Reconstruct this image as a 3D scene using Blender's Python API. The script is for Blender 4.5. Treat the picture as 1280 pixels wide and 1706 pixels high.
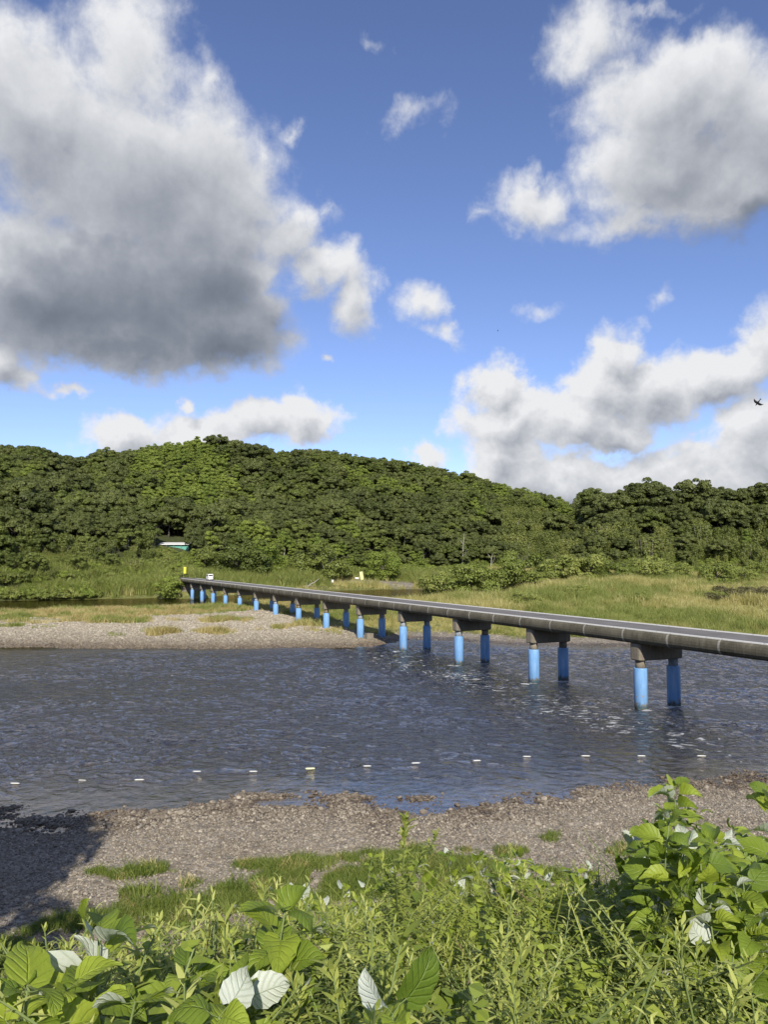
import bpy, math, random
import numpy as np
from mathutils import Vector, Matrix, Euler

for _o in list(bpy.data.objects):
    bpy.data.objects.remove(_o)
scene = bpy.context.scene
COL = scene.collection
R = math.radians
rng = np.random.default_rng(7)
random.seed(7)

# ------------------------------------------------------------------ camera
CAM_H = 10.5                 # metres above the water (z = 0)
FPX = 1282.0                 # focal length in photograph pixels (1280 x 1706)
PITCH = math.atan((935 - 853) / FPX)
cam_data = bpy.data.cameras.new('camera')
cam_data.sensor_fit = 'HORIZONTAL'
cam_data.sensor_width = 36.0
cam_data.lens = 36.0 * FPX / 1280.0
cam_data.clip_start = 0.05
cam_data.clip_end = 20000
cam = bpy.data.objects.new('camera', cam_data)
cam.location = (0, 0, CAM_H)
cam.rotation_euler = (math.pi / 2 + PITCH, 0, 0)
COL.objects.link(cam)
scene.camera = cam
CP, SP = math.cos(PITCH), math.sin(PITCH)


def ray(px, py):
    a = (px - 640) / FPX
    b = -(py - 853) / FPX
    return np.array([a, CP - b * SP, SP + b * CP])


def at(px, py, z=0.0):
    """point on the level z that the photograph shows at a pixel"""
    d = ray(px, py)
    t = (z - CAM_H) / d[2]
    return np.array([d[0] * t, d[1] * t, z])


def at_depth(px, py, Y):
    d = ray(px, py)
    t = Y / d[1]
    return np.array([d[0] * t, Y, CAM_H + d[2] * t])


def project(P):
    P = np.asarray(P, float)
    x, yy, zz = P[..., 0], P[..., 1], P[..., 2] - CAM_H
    dep = yy * CP + zz * SP
    u = -yy * SP + zz * CP
    dep = np.where(np.abs(dep) < 1e-6, 1e-6, dep)
    return 640 + FPX * x / dep, 853 - FPX * u / dep, dep


# ------------------------------------------------------------------ sun + sky
SUN_EL, SUN_AZ = R(33), R(175)        # azimuth clockwise from +Y
SKY_STRENGTH = 0.14
EXPOSURE = 0.3
SKY_TINT = (1.08, 0.91, 0.95)
CL_FINE, CL_BIG = .66, .50
scene.view_settings.view_transform = 'Standard'
scene.view_settings.look = 'None'
scene.view_settings.exposure = EXPOSURE
scene.view_settings.gamma = 1.0
scene.view_settings.use_curve_mapping = False
scene.cycles.use_denoising = True
scene.cycles.use_adaptive_sampling = True
scene.cycles.adaptive_threshold = 0.015
scene.cycles.max_bounces = 6
scene.cycles.diffuse_bounces = 2
scene.cycles.glossy_bounces = 3
scene.cycles.transmission_bounces = 3
scene.cycles.transparent_max_bounces = 6
scene.cycles.caustics_reflective = False
scene.cycles.caustics_refractive = False

sun_data = bpy.data.lights.new('sun', 'SUN')
sun_data.energy = 4.8
sun_data.angle = R(0.53)
sun_data.color = (1.0, 0.93, 0.82)
sun = bpy.data.objects.new('sun', sun_data)
sdir = Vector((math.sin(SUN_AZ) * math.cos(SUN_EL), math.cos(SUN_AZ) * math.cos(SUN_EL), math.sin(SUN_EL)))
sun.rotation_euler = (-sdir).to_track_quat('-Z', 'Y').to_euler()
sun.location = (0, -30, 60)
COL.objects.link(sun)

world = bpy.data.worlds.new('World')
scene.world = world
world.use_nodes = True
world.cycles.sampling_method = 'MANUAL'
world.cycles.sample_map_resolution = 512


class NT:
    """short-hand node builder"""
    def __init__(self, tree):
        self.t = tree
        self.n = tree.nodes
        self.l = tree.links

    def add(self, typ, **kw):
        n = self.n.new(typ)
        for k, v in kw.items():
            setattr(n, k, v)
        return n

    def put(self, sock, v):
        if isinstance(v, bpy.types.NodeSocket):
            self.l.new(v, sock)
        else:
            sock.default_value = v

    def math(self, op, a, b=None, c=None, clamp=False):
        n = self.add('ShaderNodeMath', operation=op, use_clamp=clamp)
        self.put(n.inputs[0], a)
        if b is not None:
            self.put(n.inputs[1], b)
        if c is not None:
            self.put(n.inputs[2], c)
        return n.outputs[0]

    def vmath(self, op, a, b=None, c=None):
        n = self.add('ShaderNodeVectorMath', operation=op)
        self.put(n.inputs[0], a)
        if b is not None:
            self.put(n.inputs[1], b)
        if c is not None:
            self.put(n.inputs[2], c)
        return n.outputs['Value'] if op in ('LENGTH', 'DOT_PRODUCT', 'DISTANCE') else n.outputs['Vector']

    def noise(self, vec, scale, detail=4, rough=0.55, dist=0.0, color=False, dims='3D'):
        n = self.add('ShaderNodeTexNoise', noise_dimensions=dims)
        if vec is not None:
            self.put(n.inputs['Vector'], vec)
        n.inputs['Scale'].default_value = scale
        n.inputs['Detail'].default_value = detail
        n.inputs['Roughness'].default_value = rough
        n.inputs['Distortion'].default_value = dist
        return n.outputs['Color'] if color else n.outputs['Fac']

    def smooth(self, v, lo, hi, a=0.0, b=1.0):
        n = self.add('ShaderNodeMapRange', interpolation_type='SMOOTHSTEP')
        self.put(n.inputs[0], v)
        self.put(n.inputs[1], lo)
        self.put(n.inputs[2], hi)
        self.put(n.inputs[3], a)
        self.put(n.inputs[4], b)
        return n.outputs[0]

    def linmap(self, v, lo, hi, a=0.0, b=1.0):
        n = self.add('ShaderNodeMapRange')
        self.put(n.inputs[0], v)
        self.put(n.inputs[1], lo)
        self.put(n.inputs[2], hi)
        self.put(n.inputs[3], a)
        self.put(n.inputs[4], b)
        return n.outputs[0]

    def mix(self, f, a, b, blend='MIX'):
        n = self.add('ShaderNodeMix', data_type='RGBA', blend_type=blend)
        self.put(n.inputs[0], f)
        for s, v in ((n.inputs[6], a), (n.inputs[7], b)):
            if not isinstance(v, bpy.types.NodeSocket) and len(v) == 3:
                v = (*v, 1.0)
            self.put(s, v)
        return n.outputs[2]

    def ramp(self, f, stops, interp='LINEAR'):
        n = self.add('ShaderNodeValToRGB')
        cr = n.color_ramp
        cr.interpolation = interp
        while len(cr.elements) < len(stops):
            cr.elements.new(0.5)
        for e, (p, c) in zip(cr.elements, stops):
            e.position = p
            e.color = (*c, 1.0) if len(c) == 3 else c
        self.put(n.inputs[0], f)
        return n.outputs[0]

    def attr(self, name):
        n = self.add('ShaderNodeAttribute', attribute_name=name)
        return n.outputs['Fac']


def px_dir(px, py):
    d = ray(px, py)
    return math.atan2(d[0], d[1]), math.atan2(d[2], math.hypot(d[0], d[1]))


# clouds of the sky: bearing and elevation of each billow, half-widths, weight
CLOUDS = [
    # great cloud over the near end of the hill
    (30, 170, 200, 170, 1.0), (215, 80, 150, 200, .62), (240, 290, 270, 210, 1.15), (340, 390, 165, 240, 1.2),
    (120, 480, 350, 165, 1.2), (350, 545, 150, 105, 1.15), (200, 560, 250, 90, 1.0), (10, 610, 75, 60, .75), (100, 655, 170, 30, .36), (345, 130, 70, 120, .36),
    (485, 395, 65, 65, .8), (540, 455, 80, 55, .85), (590, 500, 50, 70, .75), (450, 520, 40, 45, .7), (430, 250, 50, 90, .5), (440, 450, 60, 60, .6),
    # small shreds
    (690, 195, 140, 70, .24), (480, 208, 46, 44, .30), (615, 80, 120, 70, .13), (700, 505, 60, 52, .55), (735, 553, 62, 32, .42),
    (535, 590, 34, 22, .30), (1100, 490, 60, 44, .34), (890, 520, 110, 40, .24), (555, 370, 70, 70, .14), (790, 350, 60, 60, .18),
    # cloud high over the field
    (985, 60, 105, 110, .6), (1130, 150, 190, 125, 1.1), (1290, 200, 200, 165, 1.1), (1090, 285, 175, 105, 1.05), (1240, 310, 220, 95, 1.1),
    (890, 325, 100, 58, .7), (1050, 360, 190, 45, .6), (1060, 15, 170, 40, .3),
    # cumulus over the far bank
    (1035, 585, 66, 66, .95), (1000, 650, 95, 72, 1.0), (1090, 655, 115, 75, 1.0), (1200, 630, 120, 65, 1.0), (1290, 580, 95, 90, 1.0),
    (820, 645, 65, 55, .9), (840, 705, 105, 65, .9), (950, 705, 120, 58, .95), (1010, 720, 105, 40, .9), (840, 765, 90, 60, .9),
    (920, 800, 190, 55, .85), (1060, 810, 260, 60, .8), (1260, 735, 120, 75, .9), (1170, 790, 200, 65, .85),
    # low cumulus behind the hill
    (508, 700, 75, 55, .9), (425, 708, 85, 52, .85), (330, 726, 120, 50, .8), (210, 725, 110, 42, .65), (718, 754, 52, 30, .6), (310, 668, 30, 24, .3),
]


def cloud_group(name, detailed):
    """node group: how much cloud lies in a direction (bearing, elevation)"""
    g = bpy.data.node_groups.new(name, 'ShaderNodeTree')
    g.interface.new_socket('Coord', in_out='INPUT', socket_type='NodeSocketVector')
    g.interface.new_socket('Density', in_out='OUTPUT', socket_type='NodeSocketFloat')
    q = NT(g)
    gi = q.add('NodeGroupInput')
    go = q.add('NodeGroupOutput')
    c = cw = gi.outputs[0]
    if detailed:
        w1 = q.vmath('SUBTRACT', q.noise(c, 6.0, 2, .5, color=True), (0.5, 0.5, 0.5))
        cw = q.vmath('MULTIPLY_ADD', w1, (.07, .06, 0.0), c)
        w2 = q.vmath('SUBTRACT', q.noise(c, 19.0, 4, .6, color=True), (0.5, 0.5, 0.5))
        cw = q.vmath('MULTIPLY_ADD', w2, (.07, .06, 0.0), cw)
    acc = None
    for (px, py, rx, ry, w) in CLOUDS:
        if not detailed and w < .65:
            continue
        az, el = px_dir(px, py)
        az1, _ = px_dir(px + rx, py)
        _, el1 = px_dir(px, py - ry)
        irx, iry = 1 / abs(az1 - az), 1 / abs(el1 - el)
        v = q.vmath('MULTIPLY_ADD', cw, (irx, iry, 0.0), (-az * irx, -el * iry, 0.0))
        ln = q.vmath('LENGTH', v)
        f = q.math('MULTIPLY_ADD', ln, -max(w, .7), w)
        acc = f if acc is None else q.math('SMOOTH_MAX', acc, f, 0.15)
    # the rest of the sky carries the same broken cumulus
    sx = q.add('ShaderNodeSeparateXYZ')
    q.put(sx.inputs[0], c)
    out = q.smooth(q.math('ABSOLUTE', sx.outputs[0]), .52, .8)
    gen = q.noise(c, 2.6, 2, .5)
    gen = q.math('MULTIPLY_ADD', gen, 4.2, -2.15)
    up = q.smooth(sx.outputs[1], .62, .95)
    gen = q.math('ADD', gen, q.math('MULTIPLY_ADD', q.math('MAXIMUM', out, up), 3.0, -3.0))
    acc = q.math('MAXIMUM', acc, gen)
    acc = q.math('MAXIMUM', acc, -1.0)
    if detailed:
        fine = q.noise(c, 26.0, 11, .62, .2)
        big = q.noise(c, 9.0, 5, .55)
        acc = q.math('MULTIPLY_ADD', q.math('SUBTRACT', fine, .5), CL_FINE, acc)
        acc = q.math('MULTIPLY_ADD', q.math('SUBTRACT', big, .5), CL_BIG, acc)
    q.l.new(acc, go.inputs[0])
    return g


def build_world():
    t = NT(world.node_tree)
    t.n.clear()
    fine_g, soft_g = cloud_group('cloud_billows', True), cloud_group('cloud_mass', False)
    tc = t.add('ShaderNodeTexCoord')
    d = t.vmath('NORMALIZE', tc.outputs['Generated'])
    s = t.add('ShaderNodeSeparateXYZ')
    t.put(s.inputs[0], d)
    az = t.math('ARCTAN2', s.outputs[0], s.outputs[1])
    el = t.math('ARCSINE', s.outputs[2])
    cv = t.add('ShaderNodeCombineXYZ')
    t.put(cv.inputs[0], az)
    t.put(cv.inputs[1], el)
    jit = t.vmath('SUBTRACT', t.noise(cv.outputs[0], 11.0, 4, .55, color=True), (.5, .5, .5))

    def dens(g, off, wob=0.0):
        n = t.add('ShaderNodeGroup')
        n.node_tree = g
        v = t.vmath('ADD', cv.outputs[0], off)
        if wob:
            v = t.vmath('MULTIPLY_ADD', jit, (wob, wob, 0), v)
        t.put(n.inputs[0], v)
        return n.outputs[0]
    D0 = dens(fine_g, (0, 0, 0))
    D1 = dens(fine_g, (-.010, .022, 0))
    S2 = dens(soft_g, (-.03, .075, 0), .12)
    S3 = dens(soft_g, (-.07, .20, 0), .16)
    S0_ = dens(soft_g, (0, 0, 0), .10)
    tall = t.smooth(el, .19, .33)
    mask = t.smooth(D0, t.linmap(tall, 0, 1, -.02, -.09), t.linmap(tall, 0, 1, .33, .50))
    pos = lambda v: t.math('MAXIMUM', v, 0.0)
    # light left after crossing the cloud that lies between a point and the sun
    # the low, distant cumulus is thin and lit right through; only the high thick cloud shades itself
    S2 = t.math('MULTIPLY', pos(S2), t.linmap(tall, 0, 1, .45, 1))
    S3 = t.math('MULTIPLY', t.math('MINIMUM', pos(S3), t.math('MULTIPLY', S2, 1.6)), tall)
    depth = t.math('MULTIPLY_ADD', pos(S3), 1.55, t.math('MULTIPLY_ADD', pos(S2), .55, t.math('MULTIPLY_ADD', pos(S0_), .16, t.math('MULTIPLY', pos(D1), t.linmap(tall, 0, 1, .20, .22)))))
    lit = t.math('POWER', 2.718, t.math('MULTIPLY', depth, -1.05))
    rel = t.math('MULTIPLY', t.math('SUBTRACT', D0, D1), t.linmap(tall, 0, 1, .46, .24))
    lit = t.math('ADD', lit, rel, clamp=True)
    col = t.ramp(lit, [(0.0, (.165, .19, .24)), (.2, (.23, .26, .315)), (.45, (.37, .395, .45)), (.72, (.59, .61, .65)), (1.0, (.84, .85, .87))])
    k = 1.0 / SKY_STRENGTH / 2 ** EXPOSURE
    col = t.mix(1.0, col, (k, k, k), 'MULTIPLY')
    sky = t.add('ShaderNodeTexSky', sky_type='NISHITA')
    sky.sun_disc = False
    sky.sun_elevation = SUN_EL
    sky.sun_rotation = SUN_AZ
    sky.altitude = 1500
    sky.air_density = 1.0
    sky.dust_density = 0.1
    sky.ozone_density = 5.0
    blue = t.mix(1.0, sky.outputs[0], SKY_TINT, 'MULTIPLY')
    fin = t.mix(mask, blue, col)
    bg = t.add('ShaderNodeBackground')
    t.put(bg.inputs[0], fin)
    bg.inputs[1].default_value = SKY_STRENGTH
    o = t.add('ShaderNodeOutputWorld')
    t.l.new(bg.outputs[0], o.inputs[0])


build_world()


# ------------------------------------------------------------------ helpers
def new_mat(name):
    m = bpy.data.materials.new(name)
    m.use_nodes = True
    m.node_tree.nodes.clear()
    t = NT(m.node_tree)
    out = t.add('ShaderNodeOutputMaterial')
    return m, t, out


def principled(t, out, color, rough=0.8, spec=0.3, normal=None, metallic=0.0):
    b = t.add('ShaderNodeBsdfPrincipled')
    if not isinstance(color, bpy.types.NodeSocket) and len(color) == 3:
        color = (*color, 1)
    t.put(b.inputs['Base Color'], color)
    t.put(b.inputs['Roughness'], rough)
    b.inputs['Specular IOR Level'].default_value = spec
    t.put(b.inputs['Metallic'], metallic)
    if normal is not None:
        t.l.new(normal, b.inputs['Normal'])
    t.l.new(b.outputs[0], out.inputs[0])
    return b


def bump(t, height, strength=.5, dist=.05):
    b = t.add('ShaderNodeBump')
    t.put(b.inputs['Strength'], strength)
    b.inputs['Distance'].default_value = dist
    t.put(b.inputs['Height'], height)
    return b.outputs[0]


def mesh_np(name, verts, faces, mats=(), smooth=False, mat_index=None):
    """faces: (n,3) or (n,4) int array or a list"""
    me = bpy.data.meshes.new(name)
    verts = np.asarray(verts, dtype=np.float32)
    if isinstance(faces, np.ndarray):
        k = faces.shape[1]
        n = len(faces)
        me.vertices.add(len(verts))
        me.vertices.foreach_set('co', verts.ravel())
        me.loops.add(n * k)
        me.loops.foreach_set('vertex_index', faces.astype(np.int32).ravel())
        me.polygons.add(n)
        me.polygons.foreach_set('loop_start', np.arange(0, n * k, k, dtype=np.int32))
        me.polygons.foreach_set('loop_total', np.full(n, k, dtype=np.int32))
        me.update(calc_edges=True)
    else:
        me.from_pydata([tuple(map(float, v)) for v in verts], [], [tuple(map(int, f)) for f in faces])
    for m in mats:
        me.materials.append(m)
    if mat_index is not None:
        me.polygons.foreach_set('material_index', np.asarray(mat_index, dtype=np.int32))
    if smooth:
        me.polygons.foreach_set('use_smooth', np.ones(len(me.polygons), dtype=bool))
    me.validate()
    me.update()
    return me


class MB:
    """collects pieces of geometry for one mesh"""
    def __init__(self):
        self.v, self.f = [], []

    def add(self, verts, faces):
        o = len(self.v)
        self.v += [tuple(map(float, p)) for p in verts]
        self.f += [tuple(int(i) + o for i in f) for f in faces]

    def box(self, c, s, rot=None):
        p = []
        for z in (-.5, .5):
            for y in (-.5, .5):
                for x in (-.5, .5):
                    q = Vector((x * s[0], y * s[1], z * s[2]))
                    if rot is not None:
                        q = rot @ q
                    p.append(q + Vector(c))
        self.add(p, [(0, 2, 3, 1), (4, 5, 7, 6), (0, 1, 5, 4), (2, 6, 7, 3), (0, 4, 6, 2), (1, 3, 7, 5)])

    def tube(self, pts, rad, n=8, cap=True):
        pts = [Vector(p) for p in pts]
        rings = []
        for i, p in enumerate(pts):
            a = pts[max(i - 1, 0)]
            b = pts[min(i + 1, len(pts) - 1)]
            d = (b - a).normalized()
            ref = Vector((0, 0, 1)) if abs(d.z) < .9 else Vector((1, 0, 0))
            u = d.cross(ref).normalized()
            w = d.cross(u)
            r = rad[i] if hasattr(rad, '__len__') else rad
            rings.append([p + (u * math.cos(2 * math.pi * k / n) + w * math.sin(2 * math.pi * k / n)) * r for k in range(n)])
        vs = [q for rr in rings for q in rr]
        fs = []
        for i in range(len(rings) - 1):
            for k in range(n):
                k2 = (k + 1) % n
                fs.append((i * n + k, (i + 1) * n + k, (i + 1) * n + k2, i * n + k2))
        if cap:
            fs.append(tuple(range(n)))
            fs.append(tuple((len(rings) - 1) * n + k for k in reversed(range(n))))
        self.add(vs, fs)

    def prism(self, prof, a, b):
        """closed profile [(u,w)] swept between frames a,b: callables (u,w)->xyz"""
        n = len(prof)
        self.add([a(*p) for p in prof] + [b(*p) for p in prof],
                 [(i, (i + 1) % n, n + (i + 1) % n, n + i) for i in range(n)] + [tuple(reversed(range(n))), tuple(range(n, 2 * n))])

    def mesh(self, name, mat, smooth=False):
        me = mesh_np(name, np.array(self.v), list(self.f), (mat,) if mat else ())
        if smooth:
            me.polygons.foreach_set('use_smooth', np.ones(len(me.polygons), dtype=bool))
        return me


def obj(name, data, parent=None, loc=None, rot=None, scale=None, **props):
    o = bpy.data.objects.new(name, data)
    COL.objects.link(o)
    if parent is not None:
        o.parent = parent
    if loc is not None:
        o.location = [float(x) for x in loc]
    if rot is not None:
        o.rotation_euler = [float(x) for x in rot]
    if scale is not None:
        o.scale = [float(x) for x in scale] if hasattr(scale, '__len__') else (float(scale),) * 3
    for k, v in props.items():
        o[k] = v
    return o


def thing(name, label, cat, loc=(0, 0, 0), rot=None, scale=None, group=None):
    o = obj(name, None, None, loc, rot, scale, label=label, category=cat)
    o.empty_display_size = .2
    if group:
        o['group'] = group
    return o


def hash2(ix, iy, seed):
    h = (ix.astype(np.int64) * 374761393 + iy.astype(np.int64) * 668265263 + seed * 974634777) & 0xffffffff
    h = ((h ^ (h >> 13)) * 1274126177) & 0xffffffff
    h = ((h ^ (h >> 16)) * 2246822519) & 0xffffffff
    return ((h ^ (h >> 15)) & 0xffffff) / float(0xffffff)


def vnoise(x, y, seed=0):
    x, y = np.asarray(x, float), np.asarray(y, float)
    ix, iy = np.floor(x), np.floor(y)
    fx, fy = x - ix, y - iy
    fx, fy = fx * fx * (3 - 2 * fx), fy * fy * (3 - 2 * fy)
    a, b = hash2(ix, iy, seed), hash2(ix + 1, iy, seed)
    c, d = hash2(ix, iy + 1, seed), hash2(ix + 1, iy + 1, seed)
    return (a + (b - a) * fx) * (1 - fy) + (c + (d - c) * fx) * fy


def fbm(x, y, seed=0, oct=4):
    s, a, tot = 0, 1.0, 0
    for i in range(oct):
        s = s + a * (vnoise(x * 2 ** i, y * 2 ** i, seed + i) - .5)
        tot += a
        a *= .5
    return s / tot * 2


def sstep(lo, hi, v):
    t = np.clip((np.asarray(v, float) - lo) / (hi - lo), 0, 1)
    return t * t * (3 - 2 * t)


# ------------------------------------------------------------------ lie of the land
BP0 = np.array([18.47, 56.0])            # foot of the near row of columns, first pier in view
BST = np.array([-5.40, 11.735])          # from pier to pier
BLEN = float(np.hypot(*BST))
BD = BST / BLEN
BN = np.array([BD[1], -BD[0]])           # across the bridge, away from the camera
DECK_Z = 5.6
N_FIRST, N_LAST = -3, 13                 # piers; abutments half a span beyond


def bridge(s, o, z):
    """s in spans along the bridge, o metres across, z"""
    p = BP0 + BST * s + BN * o
    return (float(p[0]), float(p[1]), float(z))


CREST_PX = [-700, -300, 0, 60, 120, 180, 250, 340, 420, 480, 540, 600, 690, 770, 850, 930, 968, 985, 1050, 1100, 1140, 1180, 1280, 1500, 2000]
CREST_Y = [700, 720, 740, 742, 766, 754, 741, 730, 739, 751, 746, 758, 768, 788, 808, 826, 846, 836, 818, 830, 838, 823, 825, 818, 805]
CREST_R = [430, 430, 440, 440, 520, 560, 570, 570, 570, 570, 570, 570, 570, 570, 570, 560, 540, 470, 450, 450, 450, 450, 450, 450, 450]
FOOT_PX = [-700, 0, 150, 300, 420, 560, 700, 900, 1280, 2000]
FOOT_R = [225, 232, 244, 258, 285, 318, 335, 375, 392, 392]


def hill(X, Y):
    Rr = np.hypot(X, Y)
    az = np.arctan2(X, np.maximum(Y, 1e-3))
    px = 640 + FPX * np.tan(np.clip(az, -1.15, 1.15))
    rc = np.interp(px, CREST_PX, CREST_R)
    ry = np.interp(px, CREST_PX, CREST_Y)
    r0 = np.interp(px, FOOT_PX, FOOT_R)
    zc = CAM_H + rc * np.cos(az) * (935 - ry) / FPX - 13.0
    t = (Rr - r0) / (rc - r0)
    up = np.clip(t, 0, 1)
    g = up ** .95
    z = zc * g + fbm(X / 70, Y / 70, 31, 3) * 9 * np.sin(np.pi * np.clip(t, 0, 1))
    z = np.where(t > 1, zc * np.clip(1 - (t - 1) * .9, .25, 1), z)
    return np.maximum(z, 0), t


FRONT = ([-300, -110, -70, -45, -20, -4, -1, 3, 9, 16, 26, 45, 90, 300], [99, 99, 97.5, 95, 94, 95.5, 97, 105, 104, 98, 96.5, 96, 95, 92])
BACK = ([-300, -200, -79, -45, -36, -26, -15, 10, 40, 62, 80], [140, 150, 157, 170, 178, 190, 204, 222, 246, 272, 300])
FARB = ([-300, -200, -104, -75, -57, -46, -35, -20, 10, 40, 62, 80], [170, 188, 206, 217, 226, 238, 256, 276, 290, 290, 280, 270])


def land(X, Y):
    """height of the ground"""
    X, Y = np.asarray(X, float), np.asarray(Y, float)
    wob = fbm(X / 6, Y / 6, 3, 4)
    # near bank with the shelf the viewer stands on
    rgt = sstep(-1.6, 1.6, X)
    ye = 2.4 + 6.0 * rgt + 2.5 * sstep(4, 14, X)
    zs = 8.95 - .29 * np.clip(Y, 0, 9)
    zsh = 8.95 - .29 * np.clip(np.minimum(Y, ye), -6, 9)
    drop = sstep(0, 1, np.clip((Y - ye) / (8.6), 0, 1) * .93 + .07 * (Y > ye))
    yw = 34.6 + .15 * X + .10 * np.maximum(X - 1, 0) + wob * 2.2 - 1.8 * np.exp(-((X - 4) / 5) ** 2)
    beach = np.clip((yw - Y) * .045, -1.5, .95) + np.exp(-((Y - yw) / 5) ** 2) * fbm(X / 1.6, Y / 1.1, 9, 3) * .11
    beach = np.where(Y > yw, np.maximum(-(Y - yw) * .05 + np.exp(-((Y - yw) / 5) ** 2) * fbm(X / 1.6, Y / 1.1, 9, 3) * .11, -1.4), beach)
    near = beach + (zsh - .95) * (1 - drop) * (Y < 34)
    # land in the river and beyond
    yf = np.interp(X, *FRONT) + wob * 1.3
    yb = np.interp(X, *BACK) + wob * 2
    yc = np.interp(X, *FARB) + wob * 2
    # the ground stays a steady gentle rise towards the trees
    rise = .25 + .0195 * np.clip(Y - yf, 0, 400)
    df = Y - yf
    front = np.clip(df * .06, -1.4, 20)
    mass = np.minimum(front, rise)
    leftn = 1 - sstep(-40, 0, X)
    mass = np.where(df > 0, mass * (1 - leftn) + np.minimum(mass, .95) * leftn, mass)
    ch = np.maximum(0, np.minimum(1, np.minimum((Y - yb), (yc - Y)) / 6 + .5))     # in the back channel
    back_edge = np.clip((yb - Y) * (.09 - .062 * sstep(-24, -10, X) * sstep(60, 30, X)), -1.2, 30)
    mass = np.minimum(mass, np.where(yb < yc, back_edge, 30))
    # far bank
    hz, t = hill(X, Y)
    dc = Y - yc
    fb = np.clip(dc * .30, -1.2, 1.4) + np.clip(dc - 4, 0, 40) * .11
    bx = np.hypot((X + 62), (Y - 232)) 
    fb = np.where((yb < yc) & (dc > -4), fb, -9)
    h = np.where(Y < 65, near, np.where(yb < yc, np.maximum(mass, fb), mass))
    hillz = np.where(t > 0, 4.6 + hz, -9)
    h = np.where(Y > 150, np.maximum(h, hillz), h)
    # causeway where the bridge lands on the far bank
    q0 = (X - BP0[0]) * BD[0] + (Y - BP0[1]) * BD[1]
    q1 = (X - BP0[0]) * BN[0] + (Y - BP0[1]) * BN[1] - 1.6
    s = q0 / BLEN
    cw = np.clip(1 - (np.abs(q1) - 3.0) / 6, 0, 1) * sstep(13.75, 14.05, s) * (1 - sstep(16, 17.5, s))
    h = h * (1 - cw) + np.maximum(h, DECK_Z - .12) * cw
    cw = np.clip(1 - (np.abs(q1) - 3.0) / 6, 0, 1) * (1 - sstep(-3.9, -3.5, s)) * sstep(-6, -5, s)
    h = h * (1 - cw) + (DECK_Z - .12) * cw
    # behind and beside the viewer the bank is level
    h = np.where(Y < -4, 8.95 + fbm(X / 9, Y / 9, 5, 3) * .5 + .29 * 0, h)
    return h


def land1(x, y):
    return float(land(np.array([x]), np.array([y]))[0])


def polar_grid(angs, rads):
    A, Rr = np.meshgrid(angs, rads)
    X, Y = np.sin(A) * Rr, np.cos(A) * Rr
    nr, na = A.shape
    i = np.arange(nr * na).reshape(nr, na)
    f = np.stack([i[:-1, :-1], i[:-1, 1:], i[1:, 1:], i[1:, :-1]], -1).reshape(-1, 4)
    return X.ravel(), Y.ravel(), f[:, ::-1]


# ------------------------------------------------------------------ ground
def gravel_color(t, vec, scale):
    vo = t.add('ShaderNodeTexVoronoi', feature='F1')
    t.put(vo.inputs['Vector'], vec)
    vo.inputs['Scale'].default_value = scale
    s = t.add('ShaderNodeSeparateColor')
    t.put(s.inputs[0], vo.outputs['Color'])
    c = t.ramp(s.outputs[0], [(0, (.14, .122, .097)), (.35, (.225, .198, .16)), (.7, (.31, .277, .228)), (1, (.42, .385, .325))])
    return c, vo.outputs['Distance']


def ground_material():
    m, t, out = new_mat('ground')
    tc = t.add('ShaderNodeTexCoord')
    P = tc.outputs['Object']
    g1, d1 = gravel_color(t, P, 7.0)
    g2, d2 = gravel_color(t, P, 2.6)
    gr = t.mix(.45, g1, g2)
    n = t.noise(P, .35, 5, .6)
    gr = t.mix(t.smooth(n, .35, .7), gr, t.mix(1, gr, (.72, .68, .62), 'MULTIPLY'))
    gr = t.mix(t.attr('pale'), gr, t.mix(1, gr, (1.38, 1.31, 1.16), 'MULTIPLY'))
    wet = t.attr('wet')
    gr = t.mix(wet, gr, t.mix(1, gr, (.36, .31, .27), 'MULTIPLY'))
    ng = t.noise(P, 1.3, 6, .65)
    grass = t.ramp(ng, [(.25, (.055, .07, .016)), (.5, (.13, .14, .042)), (.75, (.24, .22, .08))])
    soil = t.ramp(t.noise(P, .8, 5, .6), [(.3, (.035, .046, .015)), (.7, (.085, .096, .034))])
    base = t.mix(t.attr('grass'), gr, grass)
    base = t.mix(t.attr('wood'), base, soil)
    hgt = t.math('ADD', t.math('MULTIPLY', d1, -.5), t.math('MULTIPLY', d2, -.5))
    nb = bump(t, hgt, .8, .12)
    principled(t, out, base, t.linmap(wet, 0, 1, .9, .35), .3, nb)
    return m


def patch_field(X, Y, patches):
    """largest of many soft round patches (x, y, r)"""
    f = np.zeros_like(X)
    for (x, y, r) in patches:
        f = np.maximum(f, np.clip(1.35 - np.hypot(X - x, (Y - y)) / r, 0, 1))
    return f


NEAR_GRASS_PX = [(285, 1420, 34), (250, 1490, 60), (330, 1455, 42), (190, 1437, 22), (225, 1432, 20), (345, 1500, 75), (430, 1480, 70), (420, 1425, 26),
                 (495, 1420, 30), (570, 1415, 26), (520, 1450, 70), (610, 1440, 60), (690, 1420, 55), (640, 1400, 26), (740, 1425, 60), (850, 1400, 22),
                 (915, 1372, 18), (1030, 1370, 20), (150, 1430, 18), (120, 1520, 40), (20, 1580, 45), (60, 1545, 30), (960, 1420, 40), (880, 1450, 60), (690, 1390, 14),
                 (600, 1460, 80), (480, 1500, 90), (560, 1490, 90), (400, 1540, 80), (300, 1530, 60), (680, 1460, 80), (780, 1440, 70), (250, 1560, 60), (460, 1450, 50), (380, 1470, 60), (200, 1520, 50), (540, 1430, 40), (640, 1490, 90), (330, 1570, 70), (450, 1540, 90), (780, 1400, 20), (1050, 1400, 30), (350, 1405, 14), (655, 1375, 10)]
NEAR_GRASS = []
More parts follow.
